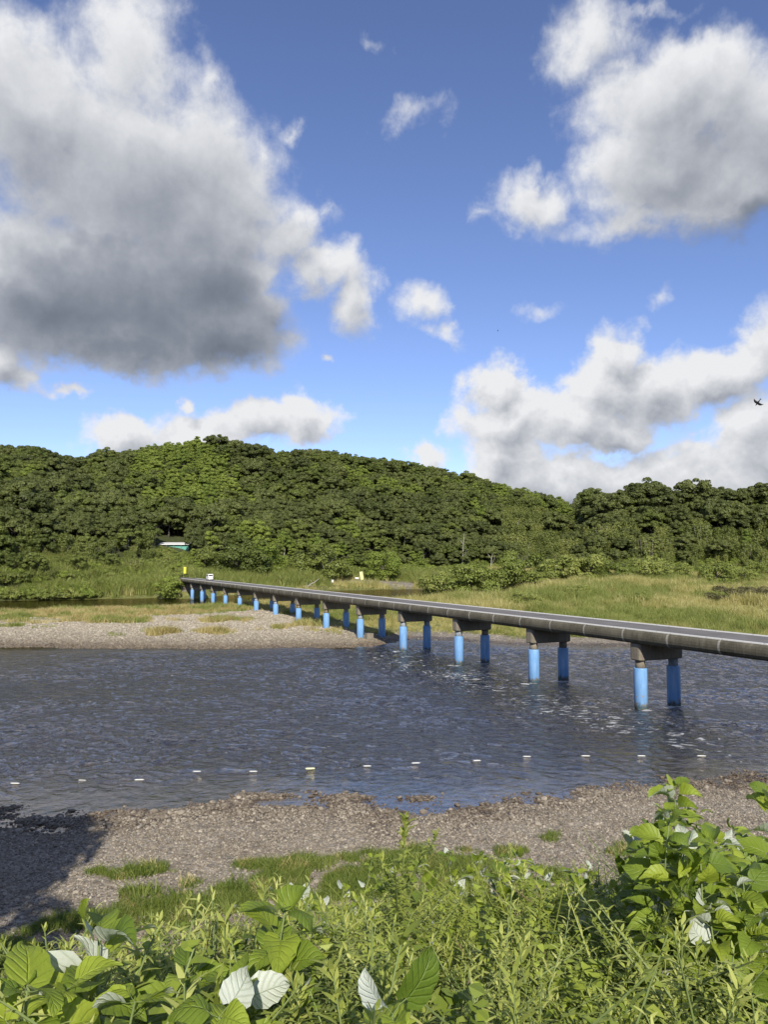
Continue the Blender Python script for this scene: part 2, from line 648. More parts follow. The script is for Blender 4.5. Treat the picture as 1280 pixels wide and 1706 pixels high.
for (px, py, r) in NEAR_GRASS_PX:
    z = .75
    p = at(px, py, z)
    NEAR_GRASS.append((p[0], p[1], r / FPX * math.hypot(p[1], CAM_H) * 1.05))


def near_grass_field(X, Y):
    return np.where(Y < 40, patch_field(X, Y, NEAR_GRASS) * np.clip(.55 + fbm(X / 1.1, Y / 1.1, 71, 4) * 2.6, 0, 1.15), 0)


def cover(X, Y, h):
    """which parts of the ground carry grass, wood, wet stones"""
    yf = np.interp(X, *FRONT)
    yb = np.interp(X, *BACK)
    n = fbm(X / 7, Y / 7, 17, 4)
    df = Y - yf
    right = sstep(-8, 14, X + n * 6)
    qb = (X - BP0[0]) * BN[0] + (Y - BP0[1]) * BN[1]
    right = np.maximum(right, sstep(.5, 5, qb + n * 2) * (Y > 100))
    # bridge shade side keeps grass close to the water; left bar is open gravel with grass at its back
    need = 24 * (1 - right) + 3.5 * right + n * 6
    gb = np.where(X < -12, sstep(44, 30, yb - Y + n * 8), 0)
    grass = np.where((Y > 90), np.maximum(sstep(0, 8, df - need) * right, gb), 0)
    grass = np.where((Y > 90) & (yb > 0) & (Y > yb), 1, grass)
    bar = np.exp(-(((X - 2) / 22) ** 2 + ((Y - 296) / 6) ** 2) * 1.6) * (Y > 260)
    grass = np.where(Y > 260, grass * (1 - np.clip(bar * 2.2, 0, 1)), grass)
    grass = np.where((Y > 90) & (X < -50) & (df > 8) & (df < 18), np.maximum(grass, np.clip(fbm(X / 11, Y / 5, 44, 3) * 2 + .1 - (X + 90) * .02, 0, 1)), grass)
    grass = np.where((Y > 100) & (X < -6) & (Y < 170), np.maximum(grass, sstep(.52, .62, vnoise(X / 3.1, Y / 3.1, 81)) * sstep(.58, .70, vnoise(X / 14, Y / 9, 82)) * .8), grass)
    grass = np.where(Y < 40, near_grass_field(X, Y) * .8, grass)
    grass = np.clip(grass, 0, 1)
    rgt = sstep(-1.6, 1.6, X)
    foot = 11 + 5.5 * rgt + 2.5 * sstep(4, 14, X)
    wood = np.where(Y < 40, sstep(1.2, -1.0, Y - foot + n * 1.5), 0)
    _, t = hill(X, Y)
    wood = np.where(Y > 150, sstep(-.05, .0, t), wood)
    wet = sstep(.20, .06, h)
    return grass, np.clip(wood, 0, 1), wet


ang = np.concatenate([np.linspace(-math.pi, -R(42), 60)[:-1], np.linspace(-R(42), R(42), 460), np.linspace(R(42), math.pi, 60)[1:]])
rad = np.concatenate([np.geomspace(.4, 10, 50)[:-1], np.linspace(10, 42, 110)[:-1], np.linspace(42, 88, 30)[:-1], np.linspace(88, 120, 60)[:-1],
                      np.linspace(120, 330, 120)[:-1], np.geomspace(330, 700, 70)[:-1], np.geomspace(700, 9000, 24)])
GX, GY, GF = polar_grid(ang, rad)
GH = land(GX, GY)
M_GROUND = ground_material()
gme = mesh_np('ground', np.stack([GX, GY, GH], 1), GF, (M_GROUND,), smooth=True)
g_, w_, wt_ = cover(GX, GY, GH)
pale_ = sstep(85, 90, GY) * sstep(210, 200, GY) * sstep(.30, .75, GH + fbm(GX / 8, GY / 5, 23, 3) * .15)
for nm, arr in (('grass', g_), ('wood', w_), ('wet', wt_), ('pale', pale_)):
    a = gme.attributes.new(nm, 'FLOAT', 'POINT')
    a.data.foreach_set('value', arr.astype(np.float32))
obj('ground', gme, kind='structure', label='gravel beaches, grassy river land and wooded hillside')


# ------------------------------------------------------------------ river
def water_material():
    m, t, out = new_mat('river_water')
    tc = t.add('ShaderNodeTexCoord')
    P = tc.outputs['Object']
    rough_w = t.attr('chop')
    shallow = t.attr('shallow')
    foam_a = t.attr('foam')
    mp = t.add('ShaderNodeMapping')
    t.put(mp.inputs[0], P)
    mp.inputs['Scale'].default_value = (.9, 1.2, 1)
    mp.inputs['Rotation'].default_value = (0, 0, .12)
    V = mp.outputs[0]
    a = t.noise(V, .55, 3, .55, .6)
    b = t.noise(V, 1.7, 4, .6, .8)
    c = t.noise(V, 5.5, 3, .6)
    h = t.math('ADD', t.math('MULTIPLY', a, .55), t.math('MULTIPLY_ADD', b, .50, t.math('MULTIPLY', c, .17)))
    h = t.math('MULTIPLY', h, t.math('MULTIPLY', rough_w, .45))
    nb = bump(t, h, 1.0, 1.0)
    fres = t.add('ShaderNodeFresnel')
    fres.inputs[0].default_value = 1.333
    t.l.new(nb, fres.inputs['Normal'])
    gl = t.add('ShaderNodeBsdfGlossy')
    gl.inputs['Roughness'].default_value = .04
    gl.inputs['Color'].default_value = (.55, .49, .43, 1)
    t.l.new(nb, gl.inputs['Normal'])
    body = t.add('ShaderNodeBsdfDiffuse')
    t.put(body.inputs[0], (.016, .016, .014, 1))
    tr = t.add('ShaderNodeBsdfTransparent')
    t.put(tr.inputs[0], (.55, .55, .48, 1))
    m1 = t.add('ShaderNodeMixShader')
    t.put(m1.inputs[0], shallow)
    t.l.new(body.outputs[0], m1.inputs[1])
    t.l.new(tr.outputs[0], m1.inputs[2])
    m2 = t.add('ShaderNodeMixShader')
    t.l.new(fres.outputs[0], m2.inputs[0])
    t.l.new(m1.outputs[0], m2.inputs[1])
    t.l.new(gl.outputs[0], m2.inputs[2])
    # broken water on the riffle
    fm = t.add('ShaderNodeMapping')
    t.put(fm.inputs[0], P)
    fm.inputs['Scale'].default_value = (.55, 1.0, 1)
    fn = t.noise(fm.outputs[0], 2.0, 5, .66, .5)
    fn2 = t.noise(P, .16, 3, .5)
    fsum = t.math('ADD', t.math('MULTIPLY_ADD', fn2, .28, fn), t.math('MULTIPLY', foam_a, .315))
    fmask = t.smooth(fsum, 1.0, 1.12)
    fd = t.add('ShaderNodeBsdfDiffuse')
    t.put(fd.inputs[0], (.62, .64, .64, 1))
    m3 = t.add('ShaderNodeMixShader')
    t.put(m3.inputs[0], t.math('MULTIPLY', fmask, .75))
    t.l.new(m2.outputs[0], m3.inputs[1])
    t.l.new(fd.outputs[0], m3.inputs[2])
    t.l.new(m3.outputs[0], out.inputs[0])
    return m


wang = np.concatenate([np.linspace(-R(75), -R(32), 60)[:-1], np.linspace(-R(32), R(32), 560), np.linspace(R(32), R(75), 60)[1:]])
wrad = np.concatenate([np.linspace(22, 32, 14)[:-1], np.linspace(32, 60, 215)[:-1], np.linspace(60, 112, 270)[:-1], np.linspace(112, 150, 30)[:-1], np.linspace(150, 250, 120)[:-1], np.linspace(250, 420, 40)])
WX, WY, WF = polar_grid(wang, wrad)
WH = land(WX, WY)
chop = sstep(.02, .5, -WH) * .72 + .2
yfr = np.interp(WX, *FRONT)
chop = np.where(WY > yfr + 8, .22, chop)
q0 = ((WX - BP0[0]) * BD[0] + (WY - BP0[1]) * BD[1]) / BLEN
q1 = (WX - BP0[0]) * BN[0] + (WY - BP0[1]) * BN[1]
smoothpool = sstep(-24, -44, WX) * sstep(62, 76, WY) * (WY < yfr + 8)
chop = chop * (1 - .6 * smoothpool)
foam = np.exp(-((q1 + 5) / 6.5) ** 2) * sstep(-3, -.2, q0) * sstep(4.6, 3.0, q0)
foam = np.maximum(foam, .70 * np.exp(-((WY - 74) / 14) ** 2) * sstep(-34, -22, WX) * sstep(14, 4, WX))
for n_ in range(-3, 4):
    for o_ in (0, 3.15):
        p_ = BP0 + BST * n_ + BN * o_
        rr = np.hypot((WX - p_[0] + .5) / 1.6, (WY - p_[1] + .9) / 1.0)
        foam = np.maximum(foam, 1.35 * np.clip(1.35 - rr, 0, 1))


def ridge(x, y, seed):
    return 1 - np.abs(2 * vnoise(x, y, seed) - 1)


wx = WX + fbm(WX / 5, WY / 5, 41, 2) * 1.6
wy = WY + fbm(WX / 4, WY / 4, 45, 2) * 1.2 + WX * .12
wave = (.055 * (ridge(wx / 1.5, wy / 1.3, 51) - .5) + .062 * (ridge(wx / .8, wy / .68, 52) - .5) + .045 * (vnoise(wx / .45, wy / .42, 53) - .5) + .04 * fbm(WX / 6, WY / 4, 57, 2))
gust = np.clip(.85 + fbm(WX / 14, WY / 9, 58, 3) * .9, .35, 1.5)
WZ = wave * chop * gust * 2.1
wme = mesh_np('river', np.stack([WX, WY, WZ], 1), WF, (water_material(),), smooth=True)
for nm, arr in (('chop', chop), ('shallow', sstep(-.55, -.02, WH)), ('foam', foam)):
    a = wme.attributes.new(nm, 'FLOAT', 'POINT')
    a.data.foreach_set('value', arr.astype(np.float32))
obj('river', wme, kind='structure', label='dark rippled river flowing under the bridge')


# ------------------------------------------------------------------ bridge
def concrete_material(name, lo, hi, streak=True):
    m, t, out = new_mat(name)
    tc = t.add('ShaderNodeTexCoord')
    P = t.add('ShaderNodeNewGeometry').outputs['Position']
    n1 = t.noise(P, .55, 6, .68)
    n2 = t.noise(P, 9, 5, .6)
    mp = t.add('ShaderNodeMapping')
    t.put(mp.inputs[0], P)
    mp.inputs['Scale'].default_value = (5, 5, .5)
    n3 = t.noise(mp.outputs[0], 1.0, 4, .6)
    f = t.math('ADD', t.math('MULTIPLY', n1, .5), t.math('MULTIPLY_ADD', n2, .2, t.math('MULTIPLY', n3, .3)))
    c = t.ramp(f, [(.32, lo), (.52, tuple((a + b) / 2 for a, b in zip(lo, hi))), (.7, hi)])
    principled(t, out, c, .9, .2, bump(t, n2, .4, .02))
    return m


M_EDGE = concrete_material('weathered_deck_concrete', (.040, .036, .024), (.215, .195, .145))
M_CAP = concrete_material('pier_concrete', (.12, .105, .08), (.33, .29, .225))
M_JOINT = concrete_material('pale_joint_mortar', (.20, .19, .165), (.40, .38, .33))


def asphalt_material():
    m, t, out = new_mat('asphalt')
    tc = t.add('ShaderNodeTexCoord')
    P = tc.outputs['Object']
    n = t.noise(P, .5, 6, .65)
    n2 = t.noise(P, 30, 3, .6)
    c = t.ramp(t.math('MULTIPLY_ADD', n2, .3, t.math('MULTIPLY', n, .7)), [(.3, (.11, .103, .097)), (.7, (.21, .195, .18))])
    principled(t, out, c, .85, .3, bump(t, n2, .3, .01))
    return m


def paint_material(name, col, wear=.5):
    m, t, out = new_mat(name)
    tc = t.add('ShaderNodeTexCoord')
    n = t.noise(tc.outputs['Object'], 3.0, 6, .7)
    c = t.mix(t.smooth(n, wear, wear + .15), col, (.22, .21, .19))
    principled(t, out, c, .7, .3)
    return m


def sleeve_material():
    m, t, out = new_mat('blue_sleeve_paint')
    tc = t.add('ShaderNodeTexCoord')
    P = tc.outputs['Object']
    s = t.add('ShaderNodeSeparateXYZ')
    t.put(s.inputs[0], P)
    z = s.outputs[2]
    oi = t.add('ShaderNodeObjectInfo')
    rv = t.vmath('ADD', P, t.vmath('SCALE', oi.outputs['Location'], None))
    n = t.noise(oi.outputs['Location'], 1.0, 0)
    shift = t.vmath('ADD', P, oi.outputs['Location'])
    mz = t.add('ShaderNodeMapping')
    t.put(mz.inputs[0], shift)
    mz.inputs['Scale'].default_value = (4, 4, .7)
    n1 = t.noise(mz.outputs[0], 1.2, 6, .65)
    blue = t.ramp(n1, [(.3, (.135, .30, .56)), (.5, (.19, .38, .67)), (.62, (.23, .42, .70)), (.8, (.32, .50, .74))])
    n2 = t.noise(shift, 2.6, 6, .65)
    low = t.math('SUBTRACT', t.math('MULTIPLY_ADD', z, -.22, n2), .07)       # scuffs gather near the river
    chip = t.smooth(low, .365, .41)
    c = t.mix(t.math('MULTIPLY', chip, .8), blue, t.ramp(t.noise(shift, 9, 3), [(.4, (.45, .40, .25)), (.55, (.30, .13, .04)), (.65, (.5, .5, .45))]))
    band = t.smooth(t.math('MULTIPLY_ADD', t.math('SUBTRACT', n1, .5), 1.3, z), .50, .08)
    c = t.mix(t.math('MULTIPLY', band, .8), c, (.035, .075, .07))
    principled(t, out, c, .38, .4, bump(t, n2, .12, .02))
    return m


M_ASPH = asphalt_material()
M_LINE = paint_material('white_kerb_paint', (.70, .69, .65), .56)
M_BLUE = sleeve_material()


def bevel_prism_mesh(name, sx, sy, sz, bev, mat, seg=3):
    """box standing on z=0 with its vertical corners and lower rim rounded"""
    prof = []
    for (cx, cy, a0) in ((1, 1, 0), (-1, 1, 90), (-1, -1, 180), (1, -1, 270)):
        for k in range(seg + 1):
            a = R(a0 + 90 * k / seg)
            prof.append((cx * (sx / 2 - bev) + bev * math.cos(a), cy * (sy / 2 - bev) + bev * math.sin(a)))
    b = MB()
    n = len(prof)
    lower = [(x * (1 - .12 / sx), y * (1 - .12 / sy)) for x, y in prof]
    vs = [(x, y, 0) for x, y in lower] + [(x, y, .08) for x, y in prof] + [(x, y, sz) for x, y in prof]
    fs = [tuple(reversed(range(n))), tuple(range(2 * n, 3 * n))]
    for r_ in range(2):
        for i in range(n):
            fs.append((r_ * n + i, r_ * n + (i + 1) % n, (r_ + 1) * n + (i + 1) % n, (r_ + 1) * n + i))
    b.add(vs, fs)
    return b.mesh(name, mat)


def lathe_mesh(name, prof, mat, n=28):
    vs, fs = [], []
    for (r_, z) in prof:
        for k in range(n):
            a = 2 * math.pi * k / n
            vs.append((r_ * math.cos(a), r_ * math.sin(a), z))
    for i in range(len(prof) - 1):
        for k in range(n):
            k2 = (k + 1) % n
            fs.append((i * n + k, i * n + k2, (i + 1) * n + k2, (i + 1) * n + k))
    fs.append(tuple(reversed(range(n))))
    fs.append(tuple((len(prof) - 1) * n + k for k in range(n)))
    me = mesh_np(name, np.array(vs), fs, (mat,))
    sm = np.ones(len(me.polygons), dtype=bool)
    sm[-2:] = False
    me.polygons.foreach_set('use_smooth', sm)
    return me


BANG = math.atan2(BD[1], BD[0])          # heading of the bridge
bridge_root = thing('low_water_bridge', 'long low concrete bridge on blue column pairs across the river', 'bridge', bridge(0, 1.57, 0))
bridge_root.rotation_euler = (0, 0, BANG)
binv = Matrix.Translation(bridge_root.location) @ Matrix.Rotation(BANG, 4, 'Z')
binv = binv.inverted()
# local frame of the bridge: x along, y across towards the viewer is -, here y = left of heading
# across offset o (away from the viewer) corresponds to local y = -(o - 1.57)
cap_me = bevel_prism_mesh('pier_cap', 1.05, 4.2, 1.2, .22, M_CAP)
neck_me = lathe_mesh('column_neck', [(.345, 0), (.345, .75)], M_CAP)
M_FLAKE = concrete_material('flaking_neck_paint', (.14, .15, .16), (.42, .47, .52))
neckb_me = lathe_mesh('column_neck_flaking', [(.345, 0), (.345, .75)], M_FLAKE)
sleeve_me = lathe_mesh('column_sleeve', [(.475, -2.2), (.475, 2.80), (.47, 2.83), (.455, 2.85), (.38, 2.852)], M_BLUE)
for n in range(N_FIRST, N_LAST + 1):
    pier = obj('pier', None, bridge_root, (n * BLEN, 0, 0))
    pier.empty_display_size = .2
    obj('pier_cap', cap_me, pier, (0, 0, 3.40))
    for sgn in (1, -1):
        obj('column_neck', neck_me if (n * 2 + sgn) % 5 in (1, 3) else neckb_me, pier, (0, 1.575 * sgn, 2.72), (0, 0, n * 1.3))
        g = land1(*bridge(n, 0 if sgn > 0 else 3.15, 0)[:2])
        obj('column_sleeve', sleeve_me, pier, (0, 1.575 * sgn, 0), (0, 0, n * .9 + sgn))
# deck panels, three to a span
PROF_SIDE = [(-2.16, 0.0), (-2.28, -.05), (-2.37, -.16), (-2.42, -.32), (-2.43, -.5), (-2.40, -.68), (-2.30, -.84), (-2.14, -.95), (-1.9, -1.0)]
prof = [(u, w) for u, w in PROF_SIDE] + [(-u, w) for u, w in reversed(PROF_SIDE)]
PL = BLEN / 3
S0, S1 = N_FIRST - .6, N_LAST + 1.1
n_pan = int(round((S1 - S0) * 3))


def panel_mesh(name, L, mat, grow=0.0, z_top=0.0):
    b = MB()
    pr = [(u * (1 + grow / 2.4), w - (grow if w < -.9 else 0)) for u, w in prof]
    if z_top:
        pr = [(u, min(w, z_top)) for u, w in pr]
    b.prism(pr, lambda u, w: (0, u, DECK_Z + w), lambda u, w: (L, u, DECK_Z + w))
    me = b.mesh(name, mat)
    return me


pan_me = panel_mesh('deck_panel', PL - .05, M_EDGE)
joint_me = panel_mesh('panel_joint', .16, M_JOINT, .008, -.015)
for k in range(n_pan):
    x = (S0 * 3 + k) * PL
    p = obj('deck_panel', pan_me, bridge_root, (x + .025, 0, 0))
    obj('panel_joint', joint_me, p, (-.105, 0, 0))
x0, x1 = S0 * BLEN, (S0 * 3 + n_pan) * PL
nseg = 60
xs = np.linspace(x0, x1 + 14, nseg)
v = np.concatenate([np.stack([xs, np.full(nseg, -1.97), np.full(nseg, DECK_Z + .006)], 1), np.stack([xs, np.full(nseg, 1.97), np.full(nseg, DECK_Z + .006)], 1)])
i = np.arange(nseg - 1)
f = np.stack([i, i + 1, i + 1 + nseg, i + nseg], 1)
obj('road_surface', mesh_np('road_surface', v, f, (M_ASPH,)), bridge_root)
kb = MB()
kb.prism([(-.09, -.02), (.09, -.02), (.075, .07), (-.075, .07)], lambda u, w: (0, u, DECK_Z + w), lambda u, w: (PL - .02, u, DECK_Z + w))
kerb_me = kb.mesh('kerb', M_LINE)
for k in range(n_pan):
    for sg in (1, -1):
        obj('kerb', kerb_me, bridge_root, ((S0 * 3 + k) * PL + .01, sg * 2.1, 0))
# far abutment
b = MB()
b.box((x1 - 1.0, 0, 2.2), (2.4, 5.2, 4.3))
obj('abutment', b.mesh('abutment', M_CAP), bridge_root)


# ------------------------------------------------------------------ leaf materials
def leaf_material(name, dark, mid, light, trans=.3, gloss=.25, hue_amt=1.0, rough=.5):
    """foliage: random tint per tree and a finer one per clump"""
    m, t, out = new_mat(name)
    oi = t.add('ShaderNodeObjectInfo')
    tc = t.add('ShaderNodeTexCoord')
    gm = t.add('ShaderNodeNewGeometry')
    n = t.noise(tc.outputs['Object'], .55, 3, .6)
    f = t.math('ADD', t.math('MULTIPLY', oi.outputs['Random'], .55 * hue_amt), t.math('MULTIPLY', n, .5))
    f = t.math('MULTIPLY_ADD', gm.outputs['Random Per Island'], .22, f)
    c = t.ramp(f, [(.2, dark), (.55, mid), (1.0, light)])
    b = t.add('ShaderNodeBsdfPrincipled')
    t.put(b.inputs['Base Color'], c)
    b.inputs['Roughness'].default_value = rough
    b.inputs['Specular IOR Level'].default_value = gloss
    tr = t.add('ShaderNodeBsdfTranslucent')
    t.put(tr.inputs[0], t.mix(1, c, (1.25, 1.3, .6), 'MULTIPLY'))
    mx = t.add('ShaderNodeMixShader')
    mx.inputs[0].default_value = trans
    t.l.new(b.outputs[0], mx.inputs[1])
    t.l.new(tr.outputs[0], mx.inputs[2])
    t.l.new(mx.outputs[0], out.inputs[0])
    return m


M_DARK = leaf_material('evergreen_leaves', (.052, .068, .019), (.095, .114, .032), (.150, .172, .050), .2)
M_MID = leaf_material('broadleaf_leaves', (.068, .092, .020), (.115, .145, .034), (.175, .205, .048), .24)
M_LIGHT = leaf_material('light_leaves', (.12, .170, .030), (.19, .245, .046), (.265, .32, .064), .3)
M_BAMBOO = leaf_material('bamboo_leaves', (.100, .125, .032), (.160, .190, .050), (.25, .270, .080), .3)
M_WILLOW = leaf_material('willow_leaves', (.12, .155, .032), (.20, .24, .055), (.31, .335, .095), .3)
M_REED = leaf_material('reed_blades', (.24, .225, .07), (.40, .365, .135), (.58, .52, .25), .3)
M_GREENREED = leaf_material('green_reed_blades', (.12, .155, .034), (.22, .255, .066), (.35, .36, .12), .3)
M_TURF = leaf_material('turf_blades', (.075, .115, .020), (.145, .195, .036), (.24, .275, .07), .3)
M_DRY = leaf_material('dry_grass_blades', (.26, .21, .075), (.43, .355, .15), (.60, .51, .26), .3)


def bark_material(name, lo, hi):
    m, t, out = new_mat(name)
    tc = t.add('ShaderNodeTexCoord')
    mp = t.add('ShaderNodeMapping')
    t.put(mp.inputs[0], tc.outputs['Object'])
    mp.inputs['Scale'].default_value = (6, 6, 1)
    n = t.noise(mp.outputs[0], 1.5, 5, .65)
    principled(t, out, t.ramp(n, [(.3, lo), (.7, hi)]), .9, .2, bump(t, n, .6, .05))
    return m


M_BARK = bark_material('grey_bark', (.06, .05, .04), (.17, .15, .125))
M_PALEBARK = bark_material('pale_bark', (.22, .20, .17), (.42, .39, .34))


def card_mesh(name, pos, nrm, size, mat, aspect=1.5, spin=None, rs=None):
    """leaf cards (quads bent along the middle are left flat) at pos with normals nrm"""
    rs = rs or np.random.default_rng(1)
    n = len(pos)
    nrm = nrm / np.maximum(np.linalg.norm(nrm, axis=1, keepdims=True), 1e-6)
    r_ = rs.normal(size=(n, 3))
    u = r_ - nrm * (r_ * nrm).sum(1, keepdims=True)
    u /= np.maximum(np.linalg.norm(u, axis=1, keepdims=True), 1e-6)
    w = np.cross(nrm, u)
    s = np.asarray(size).reshape(-1, 1) * np.ones((n, 1))
    a = pos - u * s * .5 * aspect
    c = pos + u * s * .5 * aspect
    k = .12 * s
    b = pos + w * s * .5 + nrm * k - u * s * .1
    d = pos - w * s * .5 + nrm * k - u * s * .1
    v = np.stack([a, b, c, d], 1).reshape(-1, 3)
    f = np.arange(4 * n).reshape(n, 4)
    return mesh_np(name, v, f, (mat,))


def lobed_crown(name, seed, rx, rz, nlobe, lobe_r, cards, size, mat, zc, flat=.35, hollow=.55):
    """broad crown: rounded sprays of leaves over an uneven dome"""
    rs = np.random.default_rng(seed)
    P, N, S = [], [], []
    k = 0
    while k < nlobe:
        d = rs.normal(size=3)
        d /= np.linalg.norm(d)
        if d[2] < -flat:
            continue
        rr = rs.uniform(hollow, 1.0) ** .6
        c = np.array([d[0] * rx * rr, d[1] * rx * rr, zc + d[2] * rz * rr])
        c += rs.normal(size=3) * .12 * rx
        lr = lobe_r * rs.uniform(.65, 1.3)
        n = int(cards * (lr / lobe_r) ** 2)
        q = rs.normal(size=(n, 3))
        q /= np.linalg.norm(q, axis=1, keepdims=True)
        q[:, 2] = np.where(q[:, 2] < -.35, -q[:, 2], q[:, 2])
        rad_ = lr * rs.uniform(.72, 1.08, (n, 1))
        P.append(c + q * rad_ * np.array([1.15, 1.15, .78]))
        N.append(q + rs.normal(size=(n, 3)) * .30 + np.array([0, 0, .12]))
        S.append(size * rs.uniform(.6, 1.35, n))
        k += 1
    return card_mesh(name, np.concatenate(P), np.concatenate(N), np.concatenate(S), mat, 1.4, rs=rs)


def plume_crown(name, seed, nculm, H, spread, mat, size=.5, per=150, lean=.35):
    """bamboo: many arching culms with sprays of narrow leaves"""
    rs = np.random.default_rng(seed)
    P, N, S = [], [], []
    for c in range(nculm):
        a = rs.uniform(0, 2 * math.pi)
        b0 = np.array([math.cos(a), math.sin(a), 0]) * spread * math.sqrt(rs.uniform())
        h = H * rs.uniform(.65, 1.05)
        la = rs.uniform(0, 2 * math.pi)
        ld = np.array([math.cos(la), math.sin(la), 0]) * lean * h * rs.uniform(.2, 1)
        t = rs.uniform(.25, 1, per) ** .8
        base = b0 + np.outer(t ** 2.2, ld) + np.outer(t * h * (1 - .12 * t ** 3), [0, 0, 1])
        wd = (.10 * h) * (1.1 - t) ** .7 + .12
        off = rs.normal(size=(per, 3)) * wd[:, None]
        off[:, 2] *= .6
        P.append(base + off)
        N.append(off / (np.linalg.norm(off, axis=1, keepdims=True) + 1e-6) + rs.normal(size=(per, 3)) * .5 + [0, 0, .5])
        S.append(size * rs.uniform(.6, 1.3, per))
    return card_mesh(name, np.concatenate(P), np.concatenate(N), np.concatenate(S), mat, 2.4, rs=rs)


def blade_clump(name, seed, nb, H, spread, width, mat, lean=.35, seg=3):
    rs = np.random.default_rng(seed)
    V, F = [], []
    for i in range(nb):
        a, rr = rs.uniform(0, 2 * math.pi), spread * math.sqrt(rs.uniform())
        b = np.array([math.cos(a) * rr, math.sin(a) * rr, 0])
        la = rs.uniform(0, 2 * math.pi)
        h = H * rs.uniform(.5, 1.1)
        d = np.array([math.cos(la), math.sin(la), 0]) * h * lean * rs.uniform(.1, 1.3)
        fa = rs.uniform(0, math.pi)
        w = np.array([math.cos(fa), math.sin(fa), 0]) * width * rs.uniform(.6, 1.3)
        o = len(V)
        for k in range(seg + 1):
            t = k / seg
            c = b + d * t ** 1.8 + np.array([0, 0, h * t * (1 - .18 * t)])
            ww = w * (1 - t ** 1.5) * .5
            if k == seg:
                V.append(c)
            else:
                V += [c - ww, c + ww]
        for k in range(seg - 1):
            F.append((o + 2 * k, o + 2 * k + 1, o + 2 * k + 3, o + 2 * k + 2))
        F.append((o + 2 * (seg - 1), o + 2 * (seg - 1) + 1, o + 2 * seg))
    return mesh_np(name, np.array(V), F, (mat,))


def trunk_mesh(name, seed, H, r, mat, limbs=5, spread=2.2):
    rs = random.Random(seed)
    b = MB()
    pts, rad_ = [], []
    x = y = 0
    for k in range(6):
        t = k / 5
        pts.append((x, y, H * t))
        rad_.append(r * (1 - .6 * t) * (1.35 if k == 0 else 1))
        x += rs.uniform(-.12, .12) * H / 5
        y += rs.uniform(-.12, .12) * H / 5
    b.tube(pts, rad_, 7)
    for i in range(limbs):
        t = rs.uniform(.45, .98)
        k = min(4, int(t * 5))
        p = Vector(pts[k]).lerp(Vector(pts[k + 1]), t * 5 - k)
        a = rs.uniform(0, 6.28)
        L = spread * rs.uniform(.6, 1.2)
        q = p + Vector((math.cos(a) * L * .5, math.sin(a) * L * .5, L * .45))
        e = q + Vector((math.cos(a + .4) * L * .5, math.sin(a + .4) * L * .5, L * .55))
        b.tube([p, q, e], [r * .42, r * .3, r * .1], 5)
    return b.mesh(name, mat, True)


# ------------------------------------------------------------------ scattering of what nobody could count
def scatter(name, pts, yaw, scl, idx, meshes, label, tilt=None):
    src = bpy.data.collections.new(name + '_pieces')
    for i, me in enumerate(meshes):
        src.objects.link(bpy.data.objects.new('%s_piece_%02d' % (name, i), me))
    pts = np.asarray(pts, np.float32)
    n = len(pts)
    me = bpy.data.meshes.new(name)
    me.vertices.add(n)
    me.vertices.foreach_set('co', pts.ravel())
    rot = np.zeros((n, 3), np.float32)
    rot[:, 2] = yaw
    if tilt is not None:
        rot[:, :2] = tilt
    a = me.attributes.new('rot', 'FLOAT_VECTOR', 'POINT')
    a.data.foreach_set('vector', rot.ravel())
    s = np.asarray(scl, np.float32)
    if s.ndim == 1:
        s = np.repeat(s[:, None], 3, 1)
    a = me.attributes.new('scl', 'FLOAT_VECTOR', 'POINT')
    a.data.foreach_set('vector', s.ravel())
    a = me.attributes.new('idx', 'INT', 'POINT')
    a.data.foreach_set('value', np.asarray(idx, np.int32))
    o = obj(name, me, kind='stuff', label=label)
    ng = bpy.data.node_groups.new(name + '_scatter', 'GeometryNodeTree')
    ng.interface.new_socket('Geometry', in_out='INPUT', socket_type='NodeSocketGeometry')
    ng.interface.new_socket('Geometry', in_out='OUTPUT', socket_type='NodeSocketGeometry')
    N, L = ng.nodes, ng.links
    gi, go = N.new('NodeGroupInput'), N.new('NodeGroupOutput')
    ci = N.new('GeometryNodeCollectionInfo')
    ci.inputs['Collection'].default_value = src
    ci.inputs['Separate Children'].default_value = True
    ci.inputs['Reset Children'].default_value = True
    ip = N.new('GeometryNodeInstanceOnPoints')
    ip.inputs['Pick Instance'].default_value = True

    def named(nm, dt):
        q = N.new('GeometryNodeInputNamedAttribute')
        q.data_type = dt
        q.inputs['Name'].default_value = nm
        return q.outputs['Attribute']
    e2r = N.new('FunctionNodeEulerToRotation')
    L.new(named('rot', 'FLOAT_VECTOR'), e2r.inputs[0])
    L.new(gi.outputs[0], ip.inputs['Points'])
    L.new(ci.outputs[0], ip.inputs['Instance'])
    L.new(named('idx', 'INT'), ip.inputs['Instance Index'])
    L.new(e2r.outputs[0], ip.inputs['Rotation'])
    L.new(named('scl', 'FLOAT_VECTOR'), ip.inputs['Scale'])
    L.new(ip.outputs[0], go.inputs[0])
    md = o.modifiers.new('scatter', 'NODES')
    md.node_group = ng
    return o


